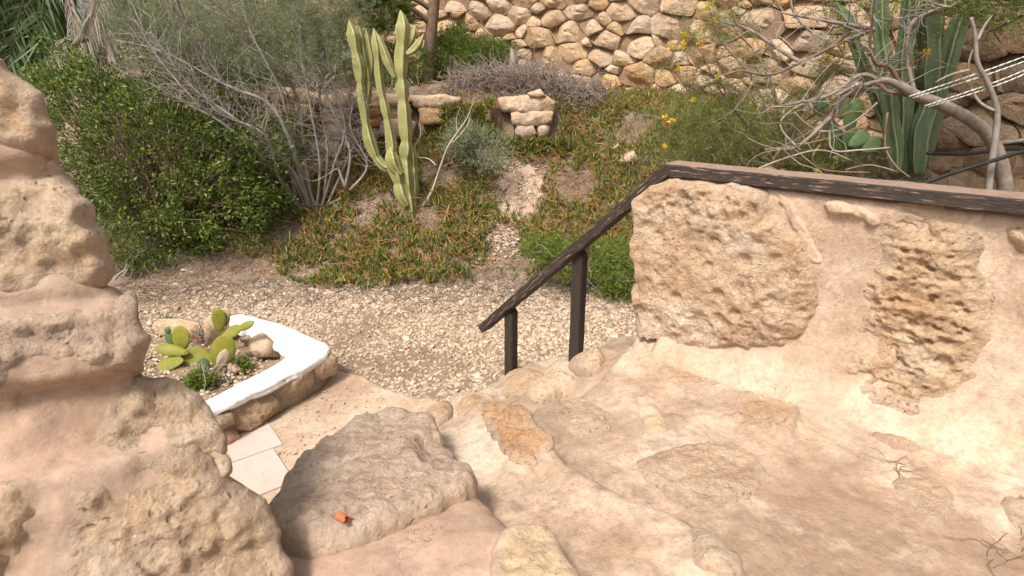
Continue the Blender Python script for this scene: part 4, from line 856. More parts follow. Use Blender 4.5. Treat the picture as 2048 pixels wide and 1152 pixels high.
# ================================================================== GRAVEL AND GROUND COVER
def keep_out(X, Y, polys):
    m = np.ones(len(X), bool); P = np.c_[X, Y]
    for p in polys: m &= ~inside(P, np.asarray(p))
    return m
plan_out = [[Pz(*p, 0.0)[:2] for p in ((360, 1000), (450, 893), (560, 828), (668, 757), (720, 758), (770, 781), (830, 803), (900, 810), (1100, 800), (1300, 700), (1300, 1300), (300, 1300))],
            [Pz(*p, 0.25)[:2] for p in ((250, 900), (398, 850), (640, 730), (662, 700), (580, 655), (455, 628), (320, 650), (200, 700))]]
ico = []; tphi = (1 + 5 ** .5) / 2
for a_ in (-1, 1):
    for b_ in (-tphi, tphi): ico += [(0, a_, b_), (a_, b_, 0), (b_, 0, a_)]
ico = nrm(np.array(ico)); ed = []
for i in range(12):
    for j in range(i + 1, 12):
        for k in range(j + 1, 12):
            if max(np.linalg.norm(ico[i] - ico[j]), np.linalg.norm(ico[j] - ico[k]), np.linalg.norm(ico[i] - ico[k])) < 1.1:
                n_ = np.cross(ico[j] - ico[i], ico[k] - ico[i]); ed.append((i, j, k) if n_ @ ico[i] > 0 else (i, k, j))
ed = np.array(ed)
def pebbles(X, Y, Z, R):
    n = len(X); P = ico[None] * rng.uniform(0.72, 1.25, (n, 12, 1)); P = P * np.stack([rng.uniform(.8, 1.4, n), rng.uniform(.7, 1.1, n), rng.uniform(.4, .75, n)], 1)[:, None] * R[:, None, None]
    a = rng.uniform(0, 6.28, n); tx = rng.normal(0, .3, n); c, s = np.cos(a), np.sin(a)
    x = P[..., 0] * c[:, None] - P[..., 1] * s[:, None]; y = P[..., 0] * s[:, None] + P[..., 1] * c[:, None]; z = P[..., 2] + x * tx[:, None]
    V = np.stack([x + X[:, None], y + Y[:, None], z + Z[:, None]], -1).reshape(-1, 3)
    return V, (np.arange(n)[:, None, None] * 12 + ed[None]).reshape(-1, 3)
n = 66000; X = rng.uniform(-4.4, 2.6, n); Y = rng.uniform(2.9, 6.75, n)
den = np.clip(1.0 - 0.9 * sstep(5.9, 6.6, Y + 0.25 * fbm(np.c_[X, Y, 0 * X] * 1.2, 3, 2)), 0, 1) * np.clip(1 - 0.8 * sstep(-3.0, -4.2, X), 0, 1) * np.clip(0.72 + 0.8 * fbm(np.c_[X, Y, 0 * X] * 1.4, 3, 9), 0.25, 1)
k = keep_out(X, Y, plan_out) & (rng.random(n) < den) & ((X < 0.9) | (Y > 3.3)); X, Y = X[k], Y[k]
R = np.clip(rng.lognormal(math.log(0.0112), 0.40, len(X)), 0.007, 0.04)
tag(mesh('gravel', *pebbles(X, Y, ground(X, Y) + R * 0.15, R), M['gravel'], smooth=False), 'pale crushed limestone gravel spread over the yard', 'gravel', kind='stuff')
n = 1300; q = np.array([Pz(*p, 0.16)[:2] for p in ((310, 850), (400, 812), (560, 728), (585, 704), (520, 668), (420, 668), (300, 690), (240, 760))])
X = rng.uniform(q[:, 0].min(), q[:, 0].max(), n); Y = rng.uniform(q[:, 1].min(), q[:, 1].max(), n); k = inside(np.c_[X, Y], q); X, Y = X[k], Y[k]; R = rng.uniform(.007, .02, len(X))
tag(mesh('gravel', *pebbles(X, Y, 0.155 + 0 * X, R), M['gravel'], smooth=False), 'pale gravel filling the white-rimmed planter', 'gravel', kind='stuff')
# crumbs on the paving and steps
n = 260; X = rng.uniform(-1.6, -0.2, n); Y = rng.uniform(2.7, 4.2, n); k = inside(np.c_[X, Y], np.array(plan_out[0])); X, Y = X[k], Y[k]; R = rng.uniform(.004, .011, len(X))
tag(mesh('stone_crumbs', *pebbles(X, Y, 0.036 + 0 * X, R), M['gravel'], smooth=False), 'scattered stone crumbs on the mortar apron by the planter', 'gravel', kind='stuff')

# ------------------------------------------------------------------ ice plants on the bank (nobody could count them)
def ice_density(X, Y):
    q = np.c_[X, Y, 0 * X]; nz = fbm(q * 1.7, 4, 12); dz = ground(X, Y)
    d = sstep(-0.30, 0.05, nz + 0.22)
    for (px, py, rx, ry) in ((1036, 385, .40, .48), (1150, 380, .30, .25), (1010, 480, .18, .18), (1280, 250, .35, .40), (640, 300, .5, .5), (560, 470, .3, .2)):
        c = onground(px, py); d = d * sstep(0.65, 1.25, np.sqrt(((X - c[0]) / rx) ** 2 + ((Y - c[1]) / ry) ** 2) + 0.35 * nz)
    foot = 6.02 + 0.14 * np.sin(X * 1.3 + 1) + 0.5 * sstep(-2.1, -3.0, X) + 0.35 * sstep(0.1, 1.0, X)
    d = d * sstep(0.0, 0.18, Y - foot - 0.12 * nz)
    d = d * sstep(9.6, 8.9, Y) * np.where(X < 0.55, sstep(8.2, 8.0, Y), 1)
    return d * sstep(-3.6, -2.6, X)
def spread(n, x0, x1, y0, y1, dens):
    X = rng.uniform(x0, x1, n); Y = rng.uniform(y0, y1, n); k = rng.random(n) < dens(X, Y); return X[k], Y[k]
X, Y = spread(17000, -3.6, 3.6, 5.7, 9.5, ice_density)
H = 0.03 + 0.17 * (0.5 + 0.5 * fbm(np.c_[X, Y, 0 * X] * 2.6, 3, 31)) ** 1.3
B = np.stack([X, Y, ground(X, Y) + rng.uniform(0.1, 1.0, len(X)) ** 0.6 * H], 1)
rep = 6; Bp = np.repeat(B, rep, 0) + rng.normal(0, 0.014, (len(B) * rep, 3)); D = rdir(len(Bp), -0.1) * np.array([.9, .9, .7]) + np.array([0, -0.12, 0.7]); szs = np.repeat(rng.uniform(.7, 1.35, len(B)), rep)
tag(mesh('ice_plants', *spikes(Bp, D, rng.uniform(.05, .095, len(Bp)) * szs, rng.uniform(.012, .018, len(Bp)) * szs), M['ice'], smooth=False), 'green and orange ice plants carpeting the bank', 'ground cover', kind='stuff')
X, Y = spread(9000, -3.6, 3.6, 5.7, 9.5, lambda x, y: 0.12 + 0.88 * ice_density(x, y)); k = ground(X, Y) > 0.03; X, Y = X[k], Y[k]; H = 0.03 + 0.15 * (0.5 + 0.5 * fbm(np.c_[X, Y, 0 * X] * 2.6, 3, 31)) ** 1.3
P0 = np.stack([X, Y, ground(X, Y) + 0.02 + H * rng.random(len(X))], 1); W_ = walks(P0, rng.normal(0, 1, (len(X), 3)) * [1, 1, .45] + [0, -.3, .1], rng.uniform(.10, .34, len(X)), 6, .35)
W_[..., 2] = np.maximum(W_[..., 2], ground(W_[..., 0], W_[..., 1]) + 0.006)
tag(mesh('ice_plant_stems', *tubes(W_, rng.uniform(.003, .0065, (len(W_), 1)).repeat(6, 1), 3), M['icestem']), 'orange runner stems trailing through the ice plants', 'ground cover', kind='stuff')
# ice plants hanging over the terrace edge
n = 3400; X = rng.uniform(-1.35, 1.0, n); Zf = 1.25 + rng.random(n) * (0.58 + 0.30 * fbm(np.c_[X, 0 * X, 0 * X] * 2.1, 3, 72)); k = (~((X > -.22) & (X < .66) & (Zf > 1.42) & (Zf < 1.97))) & ((X > -.95) | (Zf < 1.5)) & (fbm(np.c_[X, Zf, 0 * X] * 2.2, 3, 71) > -.25); X, Zf = X[k], Zf[k]
B = np.stack([X, rng.uniform(7.92, 8.12, len(X)), Zf], 1);  Bp = np.repeat(B, 6, 0) + rng.normal(0, .015, (len(B) * 6, 3)); D = rdir(len(Bp), -.4) + [0, -.5, .3]
tag(mesh('ice_plants', *spikes(Bp, D, rng.uniform(.05, .10, len(Bp)), rng.uniform(.012, .018, len(Bp))), M['ice'], smooth=False), 'brownish ice plants hanging over the low terrace wall', 'ground cover', kind='stuff')
# crumbled pale stone on the bare strip
n = 2600; X = rng.normal(0, 1, n); Y = rng.uniform(0, 1, n); e0, e1_ = onground(1050, 335), onground(985, 505); X, Y = e0[0] + (e1_[0] - e0[0]) * Y + X * .22, e0[1] + (e1_[1] - e0[1]) * Y + rng.normal(0, .12, n); R = np.clip(rng.lognormal(math.log(.011), .5, n), .005, .05)
tag(mesh('stone_crumbs', *pebbles(X, Y, ground(X, Y) + .01, R), M['gravel'], smooth=False), 'crumbled pale stone strewn down the bare strip of the bank', 'gravel', kind='stuff')
# dry litter at the foot and on the bare patches
def litter_d(x, y): return (0.12 + 0.9 * sstep(6.6, 6.1, y) * sstep(5.3, 5.9, y) + 0.55 * (y > 6.5) * (1 - ice_density(x, y)))
X, Y = spread(15000, -4.4, 2.2, 5.2, 9.0, litter_d); P0 = np.stack([X, Y, ground(X, Y) + 0.012], 1); W_ = walks(P0, rng.normal(0, 1, (len(X), 3)) * [1, 1, .25], rng.uniform(.05, .22, len(X)), 4, .25)
W_[..., 2] = np.maximum(W_[..., 2], ground(W_[..., 0], W_[..., 1]) + 0.004)
tag(mesh('dry_litter', *tubes(W_, np.full(W_.shape[:2], .0028), 3), M['litter']), 'grey dry twigs and leaf litter along the foot of the bank', 'litter', kind='stuff')

# ================================================================== PLANTS
def bush(name, blobs, base, label, cat, leaf, nclump, per, L, W, crad, twigs=120, group=None, twigm='twig', shell=0.55, sp=False, seed=1, tw=0.006, gaps=-9, wild=0.22):
    """blobs: (centre, radii); leaf clumps spread through their volume"""
    r = np.random.default_rng(seed); t = thing(name, tuple(base), label, cat, group); Cs = []
    vol = np.array([np.prod(b[1]) ** (2 / 3) for b in blobs]); vol = vol / vol.sum()
    for (c, rad), f in zip(blobs, vol):
        m = max(3, int(nclump * f)); d = nrm(r.normal(0, 1, (m, 3))); rr = shell + (1.05 - shell) * r.random((m, 1)) ** 0.7
        rr = rr * (1 + wild * fbm(d * 2.2 + seed, 3, seed))[:, None]; Cs.append(np.array(c) + d * rr * np.array(rad))
    Cs = np.vstack(Cs); ok = (Cs[:, 2] > ground(Cs[:, 0], Cs[:, 1]) + 0.02) & (fbm(Cs * 2.6, 3, seed + 40) > gaps); Cs = Cs[ok]
    n = len(Cs) * per; P = np.repeat(Cs, per, 0) + rng.normal(0, 1, (n, 3)) * crad * np.repeat(r.uniform(.6, 1.3, (len(Cs), 1)), per, 0)
    cen = np.mean([b[0] for b in blobs], 0); out = nrm(P - cen)
    D = rng.normal(0, .7, (n, 3)) + out * 0.8 + np.array([0, 0, .35]); LL = L * rng.uniform(.65, 1.25, n)
    mesh('crown', *(spikes(P, D, LL, W) if sp else leaves(P, D, LL, W * rng.uniform(.8, 1.2, n))), leaf, t, smooth=False)
    k = r.choice(len(Cs), min(twigs, len(Cs)), replace=False); A = np.array(base) + r.normal(0, .12, (len(k), 3)) * [1, 1, .1]; Bq = Cs[k]
    s = np.linspace(0, 1, 7)[None, :, None]; pth = A[:, None] * (1 - s) + Bq[:, None] * s + r.normal(0, .05, (len(k), 7, 3)) * np.sin(s * math.pi) + np.array([0, 0, .12]) * np.sin(s * math.pi)
    mesh('branches', *tubes(pth, np.linspace(tw * 2.2, tw * .5, 7)[None] * r.uniform(.6, 1.3, (len(k), 1)), 4), M[twigm], t)
    return t, Cs
# big evergreen bush on the left
bl = [(Pf(330, 330, 6.9), (1.25, .75, .95)), (Pf(200, 250, 7.1), (.80, .7, .75)), (Pf(480, 330, 7.0), (.75, .6, .75)), (Pf(400, 210, 7.4), (.9, .6, .45)), (Pf(280, 440, 6.6), (.75, .5, .55)), (Pf(460, 440, 6.75), (.55, .4, .4)), (Pf(170, 180, 7.5), (.6, .5, .4))]
bush('evergreen_bush', bl, onground(360, 470), 'large dense evergreen bush with small glossy leaves filling the bank under the palm', 'bush', M['bushleaf'], 1900, 24, .058, .023, .060, 300, twigm='darkbark', seed=2, shell=.55, gaps=-0.24, wild=0.55)
bush('weed', [(Pf(262, 510, 6.35), (.2, .12, .16))], onground(262, 545), 'small yellow green weed at the foot of the evergreen bush', 'plant', M['fresh'], 40, 14, .05, .016, .03, 14, seed=3)
bush('green_bush', [(Pf(1180, 520, 5.9), (.55, .25, .22)), (Pf(1240, 545, 5.7), (.3, .25, .25)), (Pf(1090, 500, 6.0), (.25, .2, .16))], onground(1170, 570), 'bright green feathery low bush behind the sloping handrail', 'bush', M['fresh'], 320, 26, .07, .010, .045, 60, sp=False, seed=4)
bush('green_bush', [(Pf(900, 110, 9.9), (.40, .35, .36)), (Pf(915, 85, 10.0), (.22, .3, .25))], onground(890, 158), 'dark green feathery bush beside the tree trunk under the stone wall', 'bush', M['pinneedle'], 260, 30, .08, .010, .06, 40, seed=5)
bush('green_bush', [(Pf(975, 120, 9.7), (.42, .3, .26))], onground(975, 150), 'rounded green feathery bush against the stone wall next to the dry brush', 'bush', M['pinneedle'], 220, 30, .08, .010, .06, 40, seed=6)
bush('green_bush', [(Pf(820, 130, 9.6), (.4, .3, .35)), (Pf(760, 150, 9.4), (.4, .3, .25))], onground(800, 170), 'dark green bush behind the arms of the tall pale cactus', 'bush', M['pinneedle'], 260, 30, .08, .010, .06, 40, seed=7)
bush('green_bush', [(Pf(660, 110, 9.6), (.9, .4, .5)), (Pf(520, 130, 9.4), (.6, .4, .45))], onground(640, 175), 'olive green bush on the terrace behind the grey feathery shrub', 'bush', M['darkleaf'], 420, 24, .07, .016, .07, 60, seed=8)
bush('rosemary_bush', [(Pf(955, 290, 7.3), (.42, .25, .22)), (Pf(985, 320, 7.1), (.18, .15, .12)), (Pf(925, 280, 7.4), (.2, .2, .25))], onground(960, 325), 'grey green rosemary-like bush right of the pale dead shrub', 'bush', M['feather'], 150, 24, .07, .009, .05, 40, seed=9)
# dry brush heap
t = thing('dry_brush', tuple(onground(1050, 180)), 'low heap of dry grey brushwood in front of the stone wall', 'brush'); n = 1900
P0 = np.stack([rng.uniform(-.95, 1.35, n), rng.uniform(8.6, 9.3, n)], 1); z0 = ground(P0[:, 0], P0[:, 1]); hmax = 0.46 * np.sqrt(np.clip(1 - ((P0[:, 0] - .25) / 1.25) ** 2, 0.05, 1)); P0 = np.c_[P0, z0 + rng.random(n) * hmax * .85]
mesh('twigs', *tubes(walks(P0, rng.normal(0, 1, (n, 3)) * [1, 1, .7] + [0, 0, .3], rng.uniform(.15, .4, n), 5, .4), np.linspace(.006, .002, 5)[None].repeat(n, 0), 3), M['drytwig'], t)
t2 = thing('dead_stump', tuple(onground(1027, 150)), 'weathered grey dead stump poking up in the dry brush', 'stump')
mesh('stump', *path_tube([Pf(1027, 142, 9.2), Pf(1026, 118, 9.2), Pf(1023, 98, 9.25)], [.075, .055, .008], 7), M['twig'], t2)

# tall pale cactus
def column(px, r, f_, mat_, parent, name='arm', ribs=4, segl=0.30, seed=0, tip=True, dy=0.0, rot=0.4, wav=0.36):
    px = np.asarray(px, float); P = np.array([Pf(p[0], p[1], f_ + dy) for p in px]); r = np.broadcast_to(r, (len(P),)); tt = np.linspace(0, len(P) - 1, (len(P) - 1) * 9 + 1)
    Q = np.stack([catmull(P[:, k], tt) for k in range(3)], 1); R = np.interp(tt, np.arange(len(P)), r); s = np.concatenate([[0], np.cumsum(np.linalg.norm(np.diff(Q, axis=0), axis=1))])
    rr = np.random.default_rng(seed); nseg = max(1, int(s[-1] / segl)); knots = np.sort(np.concatenate([[0], (np.arange(1, nseg) + rr.uniform(-.25, .25, max(nseg - 1, 0))) * s[-1] / nseg, [s[-1] * 1.02]]))
    ph = np.interp(s, knots, np.arange(len(knots))); f = ph - np.floor(ph); R = R * (1 - wav + wav * np.sin(np.clip(f, 0.02, 1) * math.pi) ** 0.55)
    if tip: R = R * np.sqrt(np.clip((s[-1] - s) / (R.mean() * 2.5), 0.02, 1))
    T = nrm(np.gradient(Q, axis=0)); ref = np.array([0, 1., 0.1]); A = nrm(np.cross(T, ref)); Bv = np.cross(T, A); S = ribs * 6; V = []; at = []
    for k in range(S):
        a = 2 * math.pi * k / S; c = (0.5 + 0.5 * math.cos(ribs * a)) ** 1.6; rad = 0.62 + 0.38 * c
        teeth = 1 + 0.03 * np.sin(s * 120) * c
        V.append(Q + (A * math.cos(a + rot) + Bv * math.sin(a + rot)) * (R * rad * teeth)[:, None]); at.append(np.full(len(Q), c))
    V = np.stack(V, 1).reshape(-1, 3); at = np.stack(at, 1).ravel(); K = len(Q)
    V = V + 0.006 * np.stack([fbm(V * 7 + k * 5, 2, seed + k) for k in range(3)], 1)
    n, k = np.meshgrid(np.arange(K - 1), np.arange(S), indexing='ij'); F = np.stack([n * S + k, n * S + (k + 1) % S, (n + 1) * S + (k + 1) % S, (n + 1) * S + k], -1).reshape(-1, 4)
    return mesh(name, V, [F, np.array([np.arange(S)[::-1]]), np.array([np.arange((K - 1) * S, K * S)])], mat_, parent, attr=at)
cb = onground(822, 428); cf = cb[1]
ct = thing('candelabra_cactus', tuple(cb), 'tall pale yellow green candelabra cactus with jointed arms on the bank', 'cactus')
C_ = M['palecactus']
column([(824, 440), (817, 389), (811, 333), (813, 288), (810, 243), (806, 194), (803, 146), (803, 104), (806, 52), (801, 20)], [.085, .095, .095, .085, .082, .08, .078, .085, .09, .05], cf, C_, ct, 'stem', seed=1)
column([(816, 412), (803, 385), (794, 351), (784, 319), (783, 292), (778, 257), (770, 215), (761, 174), (756, 132), (754, 101), (747, 57)], [.08, .09, .085, .085, .075, .055, .055, .052, .052, .055, .035], cf, C_, ct, seed=2, dy=-.06)
column([(792, 340), (768, 333), (751, 312), (739, 278), (732, 243), (725, 198), (721, 167), (718, 132), (711, 97), (706, 69), (698, 40)], [.04, .055, .075, .075, .06, .055, .06, .075, .07, .075, .04], cf, C_, ct, seed=3, dy=-.03)
column([(733, 208), (736, 174), (734, 146), (726, 104), (720, 54)], [.05, .055, .045, .045, .03], cf, C_, ct, seed=4, dy=.05, segl=.2)
column([(740, 150), (743, 125), (737, 87), (731, 57)], [.03, .05, .05, .03], cf, C_, ct, seed=5, dy=.1)
column([(790, 156), (777, 128), (765, 97), (750, 60)], [.03, .055, .055, .03], cf, C_, ct, seed=6, dy=-.05)
column([(812, 108), (826, 100), (838, 87), (848, 68)], [.03, .05, .05, .02], cf, C_, ct, seed=7, dy=-.04, segl=.4)
column([(812, 98), (822, 78), (833, 50)], [.03, .05, .02], cf, C_, ct, seed=8, dy=.04, segl=.4)
column([(802, 350), (788, 330), (782, 305), (783, 290)], [.06, .085, .085, .03], cf, C_, ct, seed=9, dy=-.10, segl=.5)
column([(828, 400), (826, 350), (822, 300), (818, 285)], [.06, .075, .07, .02], cf, C_, ct, seed=10, dy=.08, segl=.22)

# pale dead stem right of the cactus
ds = thing('dead_shrub', tuple(onground(848, 408)), 'forked pale dead shrub leaning right of the tall pale cactus', 'shrub'); dsf = onground(848, 408)[1] - .05
for k, (p, r) in enumerate((([(846, 412), (862, 385), (878, 340), (895, 295), (915, 265), (935, 235), (948, 200)], (.018, .015, .013, .011, .009, .006, .003)), ([(895, 295), (920, 270), (938, 245), (940, 225)], (.009, .008, .006, .003)),
                            ([(872, 330), (855, 318), (835, 315), (825, 300)], (.008, .007, .005, .003)), ([(915, 265), (912, 240), (920, 215)], (.006, .004, .002)), ([(825, 300), (840, 270), (838, 240), (845, 215)], (.006, .005, .004, .003)))):
    mesh('branch', *path_tube([Pf(*q, dsf) + np.array([0, .05 * math.sin(i), 0]) for i, q in enumerate(p)], r, 5), M['palegrey'], ds)

# grey feathery shrub (bare stems below, needles above)
gf = onground(630, 425)[1]
gs = thing('grey_shrub', tuple(onground(630, 425)), 'tall grey feathery shrub with many bare stems left of the pale cactus', 'shrub')
stems = [[(622, 425), (600, 350), (575, 270), (535, 205), (455, 172), (330, 105), (230, 80)], [(628, 425), (612, 330), (600, 220), (560, 100), (530, -30)], [(632, 425), (640, 330), (622, 220), (600, 90), (610, -30)], [(640, 425), (668, 330), (690, 250), (655, 120), (662, -30)],
         [(650, 420), (690, 330), (720, 260), (738, 200)], [(618, 420), (585, 340), (480, 245), (380, 170), (300, 60)], [(625, 420), (570, 320), (500, 220), (470, 100), (440, -20)], [(645, 420), (655, 300), (640, 180), (690, 60), (700, -20)], [(612, 430), (560, 360), (530, 270), (430, 220), (380, 130)],
         [(690, 375), (700, 300), (665, 220), (630, 130), (580, 20)], [(690, 375), (672, 300), (700, 200), (680, 100)], [(636, 425), (590, 300), (560, 180), (500, 60), (480, -30)], [(700, 380), (735, 330), (700, 250), (720, 170)], [(600, 420), (580, 330), (590, 230), (555, 150), (520, 90)],
         [(610, 425), (540, 330), (450, 250), (360, 200), (270, 150)], [(605, 425), (520, 350), (430, 300), (350, 230), (300, 200)], [(618, 425), (550, 290), (470, 200), (400, 90), (350, 10)], [(615, 425), (500, 290), (400, 210), (320, 120), (270, 40)]]
tips = []
for k, s_ in enumerate(stems):
    P = np.array([Pf(*q, gf + 0.25 * math.sin(k * 2.1) * min(1, i / 2) - (0.35 * min(1, i / 2) if k in (0, 5, 8, 14, 15, 16, 17) else 0)) for i, q in enumerate(s_)]); r = np.linspace(.020 + .012 * (k < 2), .005, len(P))
    mesh('stem', *path_tube(P, r, 6), M['twig'], gs)
    tt = np.linspace(0.9, len(P) - 1, 34); Q = np.stack([catmull(P[:, j], tt) for j in range(3)], 1); tips.append(Q)
Q = np.vstack(tips); n = len(Q); base_ = np.repeat(Q, 2, 0); Dd = nrm(rng.normal(0, 1, (n * 2, 3)) * [1, .8, .6] + [-.35, -.1, .75]); tw = walks(base_, Dd, rng.uniform(.15, .65, n * 2), 6, .16, .04)
mesh('twigs', *tubes(tw, np.linspace(.0042, .0016, 6)[None].repeat(len(tw), 0), 3), M['twig'], gs)
# needles sit where the photograph shows grey green plumes: the upper part
pl_ = []
for (px, py, rx, ry, m) in ((255, 40, .32, .42, 20), (300, 70, .3, .3, 14), (350, 40, .35, .30, 16), (400, 110, .5, .38, 34), (470, 70, .4, .4, 26), (520, 130, .4, .35, 20), (560, 60, .4, .45, 26), (620, 40, .35, .4, 24), (660, 90, .4, .45, 26), (590, 150, .3, .25, 14), (430, 180, .35, .25, 16), (690, 150, .25, .3, 10), (340, 150, .4, .25, 12), (690, 30, .3, .35, 14)):
    c = Pf(px, py, gf); pl_.append(c + rng.normal(0, .5, (m * 3, 3)) * [rx, .3, ry])
pl_ = np.vstack(pl_); sp_ = walks(pl_, rng.normal(0, .5, (len(pl_), 3)) + [-.2, 0, .8], rng.uniform(.2, .42, len(pl_)), 7, .15)
Pn = np.repeat(sp_.reshape(-1, 3), 9, 0) + rng.normal(0, .018, (len(sp_) * 63, 3)); Dn = np.repeat(nrm(np.gradient(sp_, axis=1)).reshape(-1, 3), 9, 0) + rng.normal(0, .55, (len(Pn), 3))
mesh('needles', *leaves(Pn, Dn, rng.uniform(.035, .08, len(Pn)), .0055), M['feather'], gs, smooth=False)
# tie string round the shrub's stems
sg = tag(mesh('tie_string', *path_tube([Pf(582, 346, gf - .12), Pf(600, 352, gf - .14), Pf(625, 362, gf - .14), Pf(650, 352, gf - .13), Pf(672, 338, gf - .1), Pf(680, 345, gf - .1)], .004, 5), M['palegrey']), 'thin white string tied between the bare grey shrub stems', 'string')
pq = onground(650, 412); q1, q2 = Pf(640, 418, pq[1] - .05), Pf(680, 398, pq[1] - .05)
gp = thing('irrigation_pipe', tuple(pq), 'short grey pipe with a red cap sticking out beside the grey shrub', 'pipe')
mesh('pipe', *path_tube([q1 - (q2 - q1) * .3, (q1 + q2) / 2, q2], .022, 8), M['ironpipe'], gp); mesh('cap', *path_tube([q2 - (q2 - q1) * .02, q2 + (q2 - q1) * .08], .025, 8), M['terracotta'], gp)

# tree with a hanging green branch, left of the wall
tr = thing('pine_tree', tuple(onground(858, 160)), 'slim brown tree trunk with drooping green branches in front of the stone wall', 'tree'); tf = 9.6
mesh('trunk', *path_tube([Pf(855, 175, tf), Pf(857, 120, tf), Pf(863, 60, tf), Pf(868, 0, tf), Pf(866, -90, tf), Pf(850, -170, tf)], [.105, .095, .09, .088, .08, .06], 10), M['darkbark'], tr)
brs = ([(862, 50), (835, 25), (800, 5), (760, -10), (700, -15)], [(862, 40), (830, 35), (790, 52), (745, 45)], [(864, 20), (820, -5), (770, 5), (715, 12)], [(866, -20), (900, -50), (960, -60)])
nb_ = []
for k, b_ in enumerate(brs):
    P = np.array([Pf(*q, tf - .15 * i) for i, q in enumerate(b_)]); mesh('branch', *path_tube(P, np.linspace(.045, .010, len(P)), 6), M['darkbark'], tr)
    tt = np.linspace(1.0, len(P) - 1, 40); nb_.append(np.stack([catmull(P[:, j], tt) for j in range(3)], 1))
nb_ = np.vstack(nb_); P0 = np.repeat(nb_, 3, 0); sw = walks(P0, rng.normal(0, .5, (len(P0), 3)) + [-.6, 0, .15], rng.uniform(.15, .35, len(P0)), 6, .15, .03)
Pn = np.repeat(sw.reshape(-1, 3), 8, 0); Dn = np.repeat(nrm(np.gradient(sw, axis=1)).reshape(-1, 3), 8, 0) + rng.normal(0, .35, (len(Pn), 3))
mesh('crown', *leaves(Pn, Dn, rng.uniform(.05, .10, len(Pn)), .007), M['pinneedle'], tr, smooth=False)

# palm at the top left
pm = thing('palm_tree', tuple(Pf(120, 240, 9.2)), 'palm with green and dead grey hanging fronds above the evergreen bush', 'palm')
pb = Pf(120, 240, 9.2); pb[2] = ground(pb[:1], pb[1:2])[0]; pm.location = pb; pc = Pf(120, -150, 9.2)
mesh('trunk', *path_tube([pb - [0, 0, .1], (pb + pc) / 2, pc], [.26, .24, .22], 12), M['darkbark'], pm)
def frond(path, f_, mat_, parent, leafL, n=58, droop=.4, dy=0.0, rw_=.016, W=.03, name='frond'):
    P = np.array([Pf(q[0], q[1], f_ + dy * i) for i, q in enumerate(path)]); tt = np.linspace(0, len(P) - 1, 40); Q = np.stack([catmull(P[:, j], tt) for j in range(3)], 1)
    tl = np.linspace(.15, len(P) - 1, n); L = np.stack([catmull(P[:, j], tl) for j in range(3)], 1); T = nrm(np.gradient(L, axis=0)); s = np.linspace(0, 1, n); LL = leafL * (.55 + .6 * np.sin(s * 2.6)) * rng.uniform(.85, 1.15, n)
    parts = [tubes(Q[None], np.linspace(rw_, .003, 40)[None], 5)]; side = nrm(np.cross(T, [0.15, 1., .2]))
    for sg_ in (-1, 1):
        D = nrm(T * .75 + side * sg_ * .8 + rng.normal(0, .16, (n, 3))); w_ = walks(L, D, LL, 5, .06, -droop * .35); Wd = nrm(np.cross(np.gradient(w_, axis=1), rng.normal(0, .35, (n, 1, 3)) + [0, 1., .3])); hw = W / 2 * np.array([.5, 1, .9, .6, .05])[None, :, None]
        V = np.stack([w_ - Wd * hw, w_ + Wd * hw], 2).reshape(-1, 3); i, k = np.meshgrid(np.arange(n), np.arange(4), indexing='ij'); b_ = (i * 5 + k) * 2
        parts.append((V, np.stack([b_, b_ + 1, b_ + 3, b_ + 2], -1).reshape(-1, 4)))
    return mesh(name, *merge(*parts), mat_, parent)
for k, (p, dr) in enumerate((([(110, -130), (60, -20), (55, 80), (90, 190)], .3), ([(100, -130), (20, -40), (-10, 60), (-20, 170)], .4), ([(120, -130), (90, -10), (85, 90), (110, 200)], .2), ([(105, -130), (-20, -60), (-90, 20), (-120, 120)], .4), ([(-80, -40), (0, 45), (50, 115), (90, 185)], .3), ([(115, -130), (40, -40), (20, 50), (40, 150)], .3),
                           ([(140, -140), (250, -120), (330, -60), (380, 20)], .5), ([(60, -140), (-30, -10), (-60, 120), (-40, 240)], .3), ([(130, -130), (120, -20), (150, 60), (200, 120)], .4), ([(125, -130), (170, -80), (240, -30), (290, 50)], .5), ([(90, -120), (45, 10), (20, 120), (40, 230)], .3))):
    frond(p, 8.9 - .13 * (k % 4), M['palm'], pm, .50, dy=-.05)
for k, p in enumerate(([(150, -120), (195, -30), (190, 30), (160, 90)], [(120, -60), (150, 60), (140, 110), (105, 185)], [(135, 70), (160, 90), (172, 120), (178, 165)], [(170, -110), (300, -30), (430, 30), (495, 105)], [(160, -90), (180, 0), (205, 60), (215, 110)], [(180, -120), (330, -30), (400, 20), (470, 45)], [(132, 75), (120, 95), (108, 130), (95, 195)])):
    frond(p, 8.4 + .1 * (k % 3), M['deadpalm'], pm, .34, droop=1.1, W=.022, n=70)
# ================================================================== RIGHT-HAND GARDEN
# background greenery that closes the view on the left
bush('green_bush', [(np.array([-6.2, 11.6, 3.0]), (1.6, .8, 1.1)), (np.array([-4.6, 11.8, 2.9]), (1.1, .7, .7))], np.array([-5.6, 11.6, 2.2]), 'dark olive bush far behind the palm fronds', 'bush', M['darkleaf'], 520, 26, .09, .026, .10, 90, seed=15, tw=.009)
bush('dry_bush', [(Pf(430, 60, 10.2), (.9, .4, .45)), (Pf(560, 90, 10.0), (.6, .4, .4))], Pf(480, 170, 10.2), 'dry tan and olive bush on the terrace behind the grey feathery shrub', 'bush', M['feather'], 300, 26, .08, .012, .08, 120, seed=16)
